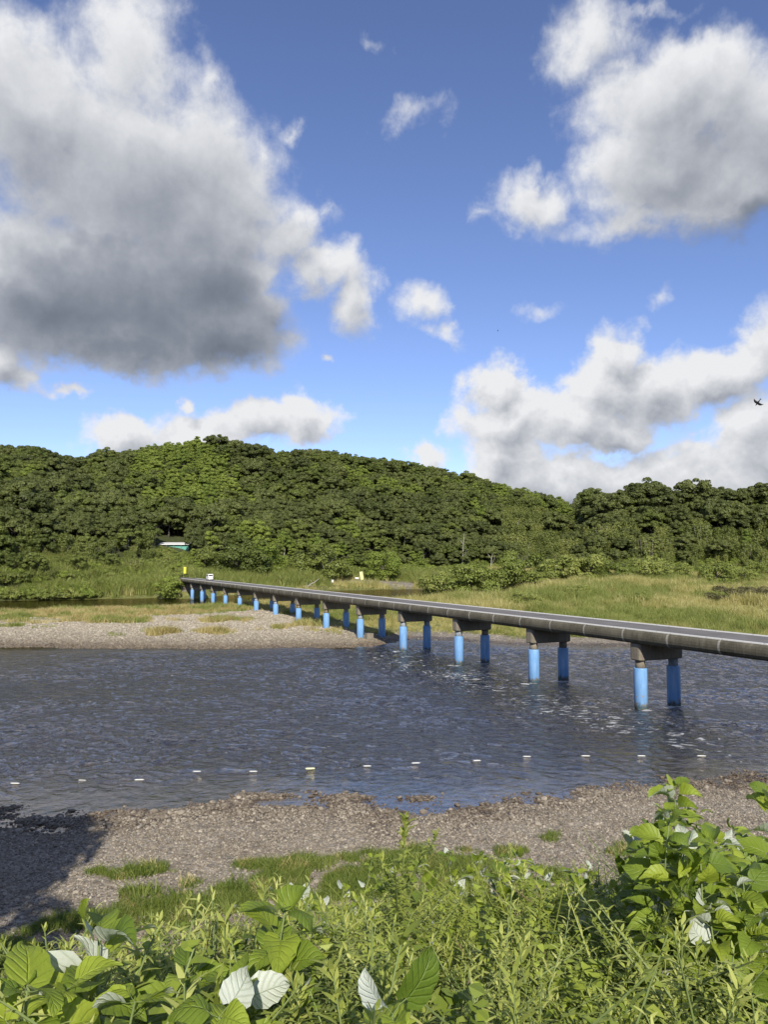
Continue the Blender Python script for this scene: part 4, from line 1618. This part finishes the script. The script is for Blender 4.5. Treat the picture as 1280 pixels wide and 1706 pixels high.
for k in range(5):
    m_ = MB(); m_.tube([(-Ls / 2 + .3 + k * (Ls - .6) / 4, -.7, -2.0), (-Ls / 2 + .3 + k * (Ls - .6) / 4, -.7, 1.8)], .07, 6); obj('post', m_.mesh('post', M_STEEL), shed)

# concrete block by the column foot, on the tip of the gravel bar
p = at(611, 1066, .25)
blk = bevel_prism_mesh('concrete_block', .95, .8, .95, .06, M_CAP, 2)
obj('concrete_block', blk, None, (p[0] + .3, p[1] + .3, land1(p[0], p[1]) - .15), (0, .03, .5), label='grey concrete block at the foot of a blue column on the gravel tip', category='block')

# floats moored in a line along the near side of the river
FLOATS = [(25, 1307, 13, -3), (137, 1302, 11, -8), (232, 1301, 13, 4), (328, 1287, 11, 0), (422, 1287, 11, 0), (517, 1283, 13, 6), (612, 1278, 11, 3), (693, 1273, 12, 7), (795, 1269, 11, 8), (878, 1262, 11, -3),
          (976, 1261, 12, -4), (1069, 1261, 11, -3), (1169, 1261, 12, -6)]
FN = ['first', 'second', 'third', 'fourth', 'fifth', 'sixth', 'seventh', 'eighth', 'ninth', 'tenth', 'eleventh', 'twelfth', 'last']
b = MB()
prof_f = []
for k in range(7):
    t_ = k / 6
    b_r = .032 if 0 < k < 6 else .024
    prof_f.append(((t_ - .5) * 1.0, b_r))
b.tube([(x_, 0, .045) for x_, _ in prof_f], [r__ for _, r__ in prof_f], 10)
float_me = b.mesh('float', plain('weathered_float', (.62, .62, .58), .6), True)
M_OLDFLOAT = plain('yellowed_float', (.74, .74, .45), .5)
b2 = MB()
b2.tube([(x_, 0, .065) for x_, _ in prof_f], [r__ * 1.5 for _, r__ in prof_f], 10)
float2_me = b2.mesh('float_yellowed', M_OLDFLOAT, True)
for i, (px, py, w, rot) in enumerate(FLOATS):
    p = at(px, py, 0)
    p[2] += .02
    L = w / FPX * math.hypot(p[1], CAM_H) * 1.15
    lab = ('fatter yellowed float in the line along the near shallows' if i == 5 else 'white float, %s of the line counted from the left, off the near beach' % FN[i])
    obj('float', float2_me if i == 5 else float_me, None, p, (0, 0, R(rot)), (L, 1, 1), label=lab, category='float', group='line of floats in the near river')


# birds
def bird(px, py, Yd, span_px, bank, lab):
    p = at_depth(px, py, Yd)
    sp = span_px / FPX * Yd
    h = sp / 2
    vs, fs = [], []
    # body: rings along local y (tail -> beak)
    ring = [(-.34, .01, .012), (-.22, .05, .02), (-.05, .07, .06), (.12, .07, .065), (.24, .045, .045), (.30, .035, .035), (.36, .008, .008)]
    n = 8
    for (y, rx, rz) in ring:
        for k in range(n):
            a = 2 * math.pi * k / n
            vs.append((rx * math.cos(a) * sp, y * sp, rz * math.sin(a) * sp))
    for i_ in range(len(ring) - 1):
        for k in range(n):
            fs.append((i_ * n + k, i_ * n + (k + 1) % n, (i_ + 1) * n + (k + 1) % n, (i_ + 1) * n + k))
    fs += [tuple(range(n)), tuple(reversed(range((len(ring) - 1) * n, len(ring) * n)))]
    # wings as part of the same body
    for s_ in (1, -1):
        o = len(vs)
        for (x, yl, yt, z) in ((.03, .16, -.08, .02), (.22, .19, -.05, .07), (.38, .10, -.06, .08), (.5, -.10, -.14, .06)):
            for dz in (.012, -.012):
                vs.append((s_ * x * sp, yl * sp, (z + dz) * sp))
                vs.append((s_ * x * sp, yt * sp, (z + dz * .5) * sp))
        for k in range(3):
            a = o + 4 * k
            fs += [(a, a + 1, a + 5, a + 4), (a + 2, a + 6, a + 7, a + 3), (a, a + 4, a + 6, a + 2), (a + 1, a + 3, a + 7, a + 5)]
        fs.append((o + 12, o + 13, o + 15, o + 14))
    # forked tail
    o = len(vs)
    for (x, y) in ((-.02, -.3), (.02, -.3), (.09, -.52), (0, -.42), (-.09, -.52)):
        for dz in (.006, -.006):
            vs.append((x * sp, y * sp, dz * sp))
    top = [o + 2 * k for k in range(5)]
    fs += [(top[0], top[1], top[2], top[3]), (top[0], top[3], top[4]), (top[1] + 1, top[0] + 1, top[3] + 1, top[2] + 1), (top[0] + 1, top[4] + 1, top[3] + 1)]
    me = mesh_np('bird', np.array(vs), fs, (M_BIRD,), smooth=True)
    obj('bird', me, None, p, bank, label=lab, category='bird', group='birds in flight')


M_BIRD = plain('dark_feathers', (.018, .018, .022), .6)
bird(1263, 671, 30, 18, (R(-55), R(38), R(-20)), 'dark swallow with spread wings before the cumulus at the right')
bird(830, 551, 120, 5, (R(-70), R(10), R(70)), 'tiny dark bird high in the blue gap of the sky')

# tree on the near bank whose shade falls on the beach
sh = thing('bank_tree', 'spreading dark tree on the near bank, its shade falling on the beach', 'tree', (-13.7, 2.0, land1(-13.7, 2.0) - .7), (0, 0, .6), 1.15)
obj('crown', lobed_crown('bank_tree_crown', 500, 4.4, 3.4, 46, 1.5, 260, .34, M_DARK, 6.2), sh)
obj('trunk', TRUNKS[0], sh)


# ------------------------------------------------------------------ plants on the near bank
def broad_leaf_material(name, green, deep, light):
    m, t, out = new_mat(name)
    uv = t.add('ShaderNodeUVMap')
    s = t.add('ShaderNodeSeparateXYZ')
    t.put(s.inputs[0], uv.outputs[0])
    u = t.math('ABSOLUTE', t.math('MULTIPLY_ADD', s.outputs[0], 2.0, -1.0))
    v = s.outputs[1]
    ph = t.math('MULTIPLY', t.math('MULTIPLY_ADD', u, -.33, v), 38.0)
    lat = t.math('POWER', t.math('MULTIPLY_ADD', t.math('COSINE', ph), .5, .5), 6.0)
    mid = t.smooth(u, .07, .0)
    vein = t.math('MAXIMUM', t.math('MULTIPLY', lat, .55), mid)
    oi = t.add('ShaderNodeObjectInfo')
    tc = t.add('ShaderNodeTexCoord')
    n = t.noise(tc.outputs['Object'], 14, 4, .6)
    f = t.math('MULTIPLY_ADD', oi.outputs['Random'], .7, t.math('MULTIPLY', n, .35))
    top = t.ramp(f, [(.1, deep), (.5, green), (.95, light)])
    top = t.mix(t.math('MULTIPLY', vein, .22), top, t.mix(1, top, (1.5, 1.45, 1.5), 'MULTIPLY'))
    # holes and browned spots
    sp = t.smooth(t.noise(tc.outputs['Object'], 55, 2, .5), .72, .76)
    top = t.mix(t.math('MULTIPLY', sp, .6), top, (.12, .09, .03))
    under = t.mix(t.math('MULTIPLY', vein, .5), (.56, .60, .52), (.42, .50, .34))
    gm = t.add('ShaderNodeNewGeometry')
    c = t.mix(gm.outputs['Backfacing'], top, under)
    hb = t.math('MULTIPLY_ADD', vein, -1.0, t.math('MULTIPLY', n, .3))
    nb = bump(t, hb, .6, .005)
    b = t.add('ShaderNodeBsdfPrincipled')
    t.put(b.inputs['Base Color'], c)
    b.inputs['Roughness'].default_value = .48
    b.inputs['Specular IOR Level'].default_value = .35
    t.l.new(nb, b.inputs['Normal'])
    tr = t.add('ShaderNodeBsdfTranslucent')
    t.put(tr.inputs[0], t.mix(1, top, (1.5, 1.45, .5), 'MULTIPLY'))
    mx = t.add('ShaderNodeMixShader')
    mx.inputs[0].default_value = .30
    t.l.new(b.outputs[0], mx.inputs[1])
    t.l.new(tr.outputs[0], mx.inputs[2])
    t.l.new(mx.outputs[0], out.inputs[0])
    return m


M_RAMIE = broad_leaf_material('broad_leaf', (.20, .27, .030), (.10, .160, .022), (.34, .41, .048))
M_STEM = plain('green_stem', (.17, .22, .07), .7)
M_ROD = leaf_material('narrow_leaves', (.11, .15, .024), (.30, .345, .068), (.52, .54, .18), .3, .25, 1.0, .55)
M_DEADWEED = leaf_material('dark_weed', (.045, .045, .025), (.075, .075, .035), (.11, .10, .05), .2)

LEAF_T = np.array([0, .07, .17, .28, .40, .52, .64, .75, .85, .94, 1.0])
LEAF_W = np.array([.12, .36, .47, .49, .46, .40, .32, .235, .15, .06, .0])


def broad_leaf_mesh(name, seed, fold, bend, wave, wid, petiole=.35):
    rs = np.random.default_rng(seed)
    nr = len(LEAF_T)
    cols = np.array([-1, -.55, 0, .55, 1.0])
    V, UV = [], []
    # centre line bent downwards
    x = z = 0.0
    ang0 = rs.uniform(-.1, .15)
    cx, cz, ca = [0.0], [0.0], [ang0]
    for k in range(1, nr):
        dt = LEAF_T[k] - LEAF_T[k - 1]
        a = ang0 - bend * LEAF_T[k] ** 1.2
        x += dt * math.cos(a)
        z += dt * math.sin(a)
        cx.append(x); cz.append(z); ca.append(a)
    tw = rs.uniform(-.25, .25)
    for k in range(nr):
        t = LEAF_T[k]
        for j, c in enumerate(cols):
            w = LEAF_W[k] * wid * (1 + (.05 if k % 2 else -.05) * (abs(c) == 1))
            y = c * w
            back = -.13 * abs(c) ** 2 * (1 - t) ** 4
            lift = abs(c) ** 1.3 * w * fold + wave * math.sin(t * 9 + c * 2 + seed) * abs(c) + tw * t * y
            n = (-math.sin(ca[k]), math.cos(ca[k]))
            V.append((petiole + cx[k] + back * math.cos(ca[k]) + n[0] * lift, y * (1 - .25 * fold), cz[k] + back * math.sin(ca[k]) + n[1] * lift))
            UV.append((c * .5 + .5, t))
    F = []
    for k in range(nr - 1):
        for j in range(4):
            a = k * 5 + j
            F.append((a, a + 5, a + 6, a + 1))
    o = len(V)
    # petiole: a three sided strip
    for k in range(3):
        t = k / 2
        for q in range(3):
            an = q * 2.094
            V.append((t * petiole * 1.02, .012 * math.cos(an), -.06 * (1 - t) * t * 4 * .5 + .012 * math.sin(an) - .004))
            UV.append((.5, .02))
    for k in range(2):
        for q in range(3):
            a, b_ = o + 3 * k + q, o + 3 * k + (q + 1) % 3
            F.append((a, b_, b_ + 3, a + 3))
    me = mesh_np(name, np.array(V), F, (M_RAMIE, M_STEM), smooth=True)
    me.polygons.foreach_set('material_index', np.array([0] * (len(F) - 6) + [1] * 6, dtype=np.int32))
    uvl = me.uv_layers.new(name='UVMap')
    li = np.zeros(len(me.loops), np.int32)
    me.loops.foreach_get('vertex_index', li)
    uvl.data.foreach_set('uv', np.array(UV, np.float32)[li].ravel())
    # faces up: the green side
    me.update()
    return me


LEAVES = [broad_leaf_mesh('leaf_%d' % i, 600 + i, f, b_, w, wd) for i, (f, b_, w, wd) in enumerate([
    (.25, .9, .03, .95), (.40, .6, .045, .85), (.15, 1.3, .04, .9), (.55, .8, .05, .8), (-.2, 1.6, .04, .85), (.30, .35, .035, .9), (.8, 1.1, .05, .85), (.1, .9, .045, .95)])]
_n = Vector((0, 0, 0))
for me in LEAVES:
    if sum(p.normal.z for p in me.polygons if p.material_index == 0) < 0:
        me.flip_normals()


def broad_plant(name, tip, base, nleaf, size, seed, label, group, low=.35, flip=.12, up=.35):
    rs = np.random.default_rng(seed)
    base, tip = np.array(base, float), np.array(tip, float)
    root = thing(name, label, 'plant', base, group=group)
    v = tip - base
    side = rs.normal(size=3) * np.array([.06, .06, 0]) * np.linalg.norm(v)

    def pos(t):
        return v * t + side * math.sin(math.pi * t) + np.array([v[0], v[1], 0]) * (t * t - t) * .3
    m_ = MB()
    L = np.linalg.norm(v)
    ts = np.linspace(0, 1, 9)
    m_.tube([pos(t) for t in ts], [.0048 * (1 - .6 * t) * (1 + .25 * L) for t in ts], 6)
    obj('stem', m_.mesh('stem', M_STEM, True), root)
    a = rs.uniform(0, 6.28)
    for k in range(nleaf):
        t = low + (1 - low) * min(1.0, ((k + 1.0) / (nleaf - 2)) ** .7)
        topness = (t - low) / (1 - low)
        a += 2.4 + rs.normal() * .25
        s = size * rs.uniform(.75, 1.15) * (1.0 - .5 * max(0, k - nleaf + 5) / 5)
        pitch = -(up * (.2 + topness) + rs.normal() * .22)          # rotation about y: negative lifts the leaf
        roll = rs.normal() * .35
        if rs.uniform() < flip:
            roll += math.pi * rs.choice([-.75, .75, 1])
            pitch = -rs.uniform(.2, .9)
        obj('leaf', LEAVES[rs.integers(0, len(LEAVES))], root, pos(min(t, 1)), (roll, pitch, a), s)
    return root


def base_under(tip, back=.15, dx=0.0):
    x, y = tip[0] + dx, tip[1] - back
    return (x, y, land1(x, y) - .03)


HERO = [  # px, py of the tip, depth, leaves, leaf size, what it is
    (165, 1562, 1.62, 28, .108, 'big-leaved plant with glossy quilted leaves at the lower left corner'),
    (45, 1650, 1.45, 24, .112, 'big-leaved plant cut by the left edge of the picture, lowest corner'),
    (475, 1515, 2.05, 34, .108, 'big-leaved plant with white leaf undersides left of the tall flower spike'),
    (310, 1625, 1.75, 26, .10, 'broad-leaved plant between the glossy corner plant and the white-backed one'),
    (655, 1690, 1.35, 16, .108, 'plant with drooping white-backed leaves at the bottom middle'),
    (400, 1650, 1.7, 24, .10, 'broad-leaved plant low down beside the white-backed one'),
    (110, 1648, 1.5, 22, .10, 'leafy broad plant at the bottom left between the two corner plants'),
    (225, 1668, 1.55, 22, .10, 'broad-leaved plant at the bottom edge right of the glossy corner plant'),
    (365, 1694, 1.45, 20, .10, 'low broad-leaved plant at the bottom edge below the white-backed one'),
    (1125, 1312, 4.3, 40, .125, 'tallest broad-leaved plant, standing up against the river at the right'),
    (1285, 1325, 3.6, 26, .12, 'broad-leaved plant entering at the right edge above the shade'),
]
for i, (px, py, Yd, nl, sz, lab) in enumerate(HERO):
    tip = at_depth(px, py, Yd)
    broad_plant('broad_leaved_plant', tip, base_under(tip, .12, .05 * (-1) ** i), nl, sz, 700 + i, lab, 'broad-leaved plants on the near bank', low=.30 if Yd > 3 else .45, flip=.24 if i in (2, 4) else .10)
rs = np.random.default_rng(801)
def stand_label(px, Yd):
    return 'broad-leaved plant in the %s of the right stand, %s' % ('left flank' if px < 1120 else 'middle' if px < 1200 else 'right flank', 'front row' if Yd < 3.6 else 'second row' if Yd < 4.4 else 'back row')


# the stand of broad leaves at the right
for i in range(44):
    px = rs.uniform(1055, 1310)
    Yd = rs.uniform(2.9, 5.2)
    lim = np.interp(px, [1050, 1090, 1125, 1180, 1240, 1300], [1400, 1340, 1312, 1345, 1365, 1345])
    py = lim + rs.uniform(5, 60) + (5.2 - Yd) * rs.uniform(10, 75)
    tip = at_depth(px, py, Yd)
    b_ = base_under(tip, rs.uniform(.0, .25), rs.normal() * .1)
    if tip[2] - b_[2] < .35:
        continue
    broad_plant('broad_leaved_plant', tip, b_, int(rs.integers(26, 38)), rs.uniform(.085, .135), 820 + i, stand_label(px, Yd), 'broad-leaved stand at the right', low=.12)
# lower broad plants scattered through the weeds
for i in range(64):
    px = rs.uniform(420, 1080)
    Yd = rs.uniform(4.2, 9.0)
    lim = np.interp(px, [420, 500, 560, 720, 800, 880, 960, 1080], [1500, 1455, 1425, 1412, 1420, 1392, 1420, 1430])
    py = lim + rs.uniform(0, 40) + (9 - Yd) * rs.uniform(4, 34)
    tip = at_depth(px, py, Yd)
    b_ = base_under(tip, rs.uniform(.0, .25), rs.normal() * .1)
    if tip[2] - b_[2] < .3:
        continue
    broad_plant('broad_leaved_plant', tip, b_, int(rs.integers(14, 22)), rs.uniform(.085, .13), 900 + i, 'low broad-leaved plant %s, %s' % ('left of the tall spike' if px < 620 else 'right of the tall spike' if px < 760 else 'midway to the right stand' if px < 920 else 'beside the dark dried stalks', 'among the near weeds' if Yd < 5.8 else 'halfway down the bank' if Yd < 7.4 else 'at the back of the weeds'), 'broad-leaved plants among the weeds', low=.3, flip=.28)


def rod_leaves(seed, H, nleaf, L, mat, branch=0, wr=.062, bend=.08, pmin=.05, pmax=.75):
    rs = np.random.default_rng(seed)
    V, F = [], []

    def leaf(p, a, pitch, ln, w):
        d = np.array([math.cos(a) * math.cos(pitch), math.sin(a) * math.cos(pitch), math.sin(pitch)])
        sd = np.array([-math.sin(a), math.cos(a), 0])
        up = np.cross(d, sd)
        up = up if up[2] > 0 else -up
        o = len(V)
        dr = np.array([0, 0, -1.0]) * ln
        V.extend([p, p + d * ln * .35 + sd * w + up * w * .4, p + d * ln * .35 - sd * w + up * w * .4, p + d * ln * .7 + sd * w * .7 + dr * .05, p + d * ln * .7 - sd * w * .7 + dr * .05, p + d * ln + dr * .16])
        F.extend([(o, o + 1, o + 2), (o + 1, o + 3, o + 4, o + 2), (o + 3, o + 5, o + 4)])
    axes = [(np.array([0., 0, 0]), np.array([rs.normal() * bend, rs.normal() * bend, 1.0]) * H, nleaf, 1.0, .12)]
    for b_ in range(branch):
        t = rs.uniform(.5, .85)
        a = rs.uniform(0, 6.28)
        axes.append((axes[0][1] * t, np.array([math.cos(a) * .75, math.sin(a) * .75, .7]) * H * rs.uniform(.2, .45), int(nleaf * .35), .62, .1))
    for (p0, v, n, k, lo) in axes:
        a = rs.uniform(0, 6.28)
        for i in range(n):
            t = lo + (1 - lo) * (i + .5) / n
            a += 2.4 + rs.normal() * .2
            leaf(p0 + v * t, a, rs.uniform(pmin, pmax) + .45 * (t > .9), L * k * rs.uniform(.7, 1.15) * (1.05 - .5 * t ** 3), L * k * wr)
    st = MB()
    for (p0, v, n, k, lo) in axes:
        st.tube([p0, p0 + v * .5, p0 + v], [.006 * k * H, .0045 * k * H, .0015], 4, False)
    return mesh_np('narrow_leaves', np.array(V), F, (mat,)), st.mesh('stem', M_STEM)


M_HERB = leaf_material('herb_leaves', (.09, .14, .018), (.235, .30, .042), (.42, .48, .09), .32, .3, 1.0, .5)
M_STRAW = leaf_material('dead_stalk', (.16, .13, .07), (.28, .23, .13), (.40, .34, .2), .2)
RODS = [rod_leaves(1000 + i, 1.0, 110, .095, M_ROD, 3 + i % 4, .058, .16) for i in range(5)] + \
       [rod_leaves(1005 + i, .9, 60, .085, M_HERB, 5, .21, .2, -.25, .5) for i in range(4)] + [rod_leaves(1011, 1.05, 40, .07, M_STRAW, 3, .05, .2), rod_leaves(1012, .9, 120, .06, M_HERB, 7, .12, .25, -.1, .6)]
DARKROD = rod_leaves(1020, 1.0, 60, .06, M_DEADWEED, 7)
LIM_PX = [-60, 0, 200, 280, 340, 420, 500, 600, 700, 760, 900, 1050, 1150, 1280, 1360]
LIM_PY = [1655, 1645, 1610, 1570, 1535, 1500, 1472, 1455, 1448, 1440, 1432, 1440, 1470, 1520, 1520]
cand = []
tries = 0
while len(cand) < 1900 and tries < 60000:
    tries += 1
    Yd = rs.uniform(1.5, 10.5) ** 1.0
    px = rs.uniform(-80, 1370)
    if rs.uniform() < .3:
        Yd, px = rs.uniform(1.4, 3.2), rs.uniform(-60, 480)
    if Yd > 4 and px < 380:
        continue
    X = (px - 640) / FPX * Yd
    g = land1(X, Yd)
    lim = np.interp(px, LIM_PX, LIM_PY) + rs.uniform(0, 110) * (1 if rs.uniform() > .10 else -.35)
    zt = at_depth(px, lim, Yd)[2]
    h = min(zt - g, rs.uniform(.45, 1.25))
    if h < .32:
        continue
    top = at_depth(px, 0, Yd)
    py_top = project(np.array([X, Yd, g + h]))[1]
    if py_top > 1790:
        continue
    cand.append((Yd, X, g, h, float(py_top)))
# the 300 that show largest are plants of their own, the rest a thicket
cand.sort(key=lambda c: c[0] / c[3])
sing = cand[:298]
rest_ = cand[298:]


def rod_zone(px, Yd, h):
    size = 'tall' if h > .95 else 'short' if h < .65 else 'middling'
    far = 'close to the viewer' if Yd < 2.3 else 'a little further off' if Yd < 3.3 else 'further down the bank'
    for lim_, nm in ((160, 'in the lower left corner'), (330, 'under the glossy corner leaves'), (480, 'under the white-backed broad leaves'), (600, 'left of the lone tall spike'), (700, 'below the lone tall spike'),
                     (820, 'right of the lone tall spike'), (940, 'midway from the spike to the right stand'), (1050, 'left of the dark dried stalks'), (1160, 'at the foot of the right stand'), (9999, 'in the shaded lower right corner')):
        if px < lim_:
            return '%s narrow-leaved weed %s, %s' % (size, nm, far)


PICK = [0, 1, 2, 3, 4, 0, 1, 2, 3, 4, 5, 6, 7, 8, 5, 6, 7, 8, 10, 10, 9]
for i, (Yd, X, g, h, py_top) in enumerate(sing):
    lab = rod_zone(640 + FPX * X / Yd, Yd, h)
    r_ = thing('goldenrod', lab, 'weed', (X, Yd, g - .02), (rs.normal() * .20, rs.normal() * .20, rs.uniform(0, 6.28)), (h * 1.05, h * 1.05, h), group=lab.replace('weed', 'weeds'))
    lm, sm = RODS[PICK[int(rs.integers(0, len(PICK)))]]
    obj('leaves', lm, r_, kind='stuff')
    obj('stem', sm, r_)
tip = at_depth(637, 1352, 3.3)
g = land1(tip[0], tip[1])
lm, sm = rod_leaves(1040, 1.0, 190, .085, M_ROD, 5, .09)
r_ = thing('goldenrod', 'tall pale spike standing alone above the weeds against the gravel', 'weed', (tip[0], tip[1], g), (0, .03, 0), (1.15, 1.15, tip[2] - g))
obj('leaves', lm, r_, kind='stuff'); obj('stem', sm, r_)
for i, (px, py, Yd) in enumerate([(1010, 1420, 6.5), (1030, 1400, 6.8), (1045, 1425, 6.2), (1020, 1440, 6.0)]):
    tip = at_depth(px, py, Yd)
    g = land1(tip[0], tip[1])
    r_ = thing('dark_weed', 'dark dried weed stalk beside the tall broad-leaved plant', 'weed', (tip[0], tip[1], g), (0, 0, i), (1.2, 1.2, tip[2] - g), group='dark dried stalks beside the broad leaves')
    obj('leaves', DARKROD[0], r_, kind='stuff'); obj('stem', DARKROD[1], r_)
ra = np.array(rest_)
if len(ra):
    k_ = len(ra)
    joined = []
    for lm, sm in RODS:
        nv = len(lm.vertices)
        va = np.zeros(nv * 3, np.float32); lm.vertices.foreach_get('co', va)
        vb = np.zeros(len(sm.vertices) * 3, np.float32); sm.vertices.foreach_get('co', vb)
        fs = [tuple(p.vertices) for p in lm.polygons] + [tuple(x + nv for x in p.vertices) for p in sm.polygons]
        joined.append(mesh_np('weed', np.concatenate([va, vb]).reshape(-1, 3), fs, (lm.materials[0],)))
    scatter('weed_thicket', np.stack([ra[:, 1], ra[:, 0], ra[:, 2] - .02], 1), rs.uniform(0, 6.28, k_), np.stack([ra[:, 3] * .95, ra[:, 3] * .95, ra[:, 3]], 1), np.array(PICK)[rs.integers(0, len(PICK), k_)], joined,
            'thicket of narrow-leaved green weeds on the slope of the near bank', rs.normal(size=(k_, 2)) * .22)
# ground layer of the bank: low leaves that hide the soil
LOW = [rod_leaves(1060 + i, .45, 46, .10, M_ROD, 3)[0] for i in range(3)] + [lobed_crown('low_leaf_mound', 1070, .35, .2, 7, .16, 26, .075, M_MID, .18, .5)]
n_p = 5200
yy = rs.uniform(.9, 17, n_p)
xx = rs.uniform(-.62, .62, n_p) * yy + rs.normal(size=n_p) * .3
zz = land(xx, yy)
_, w, _ = cover(xx, yy, zz)
ok = (w > .4)
ppx, ppy, _ = project(np.stack([xx, yy, zz + .4], 1))
ok &= ppy > np.interp(ppx, LIM_PX, LIM_PY)
scatter('bank_cover', np.stack([xx, yy, zz - .02], 1)[ok], rs.uniform(0, 6.28, n_p)[ok], rs.uniform(.6, 1.3, n_p)[ok], rs.integers(0, 4, n_p)[ok], LOW, 'low leafy cover on the soil of the near bank')
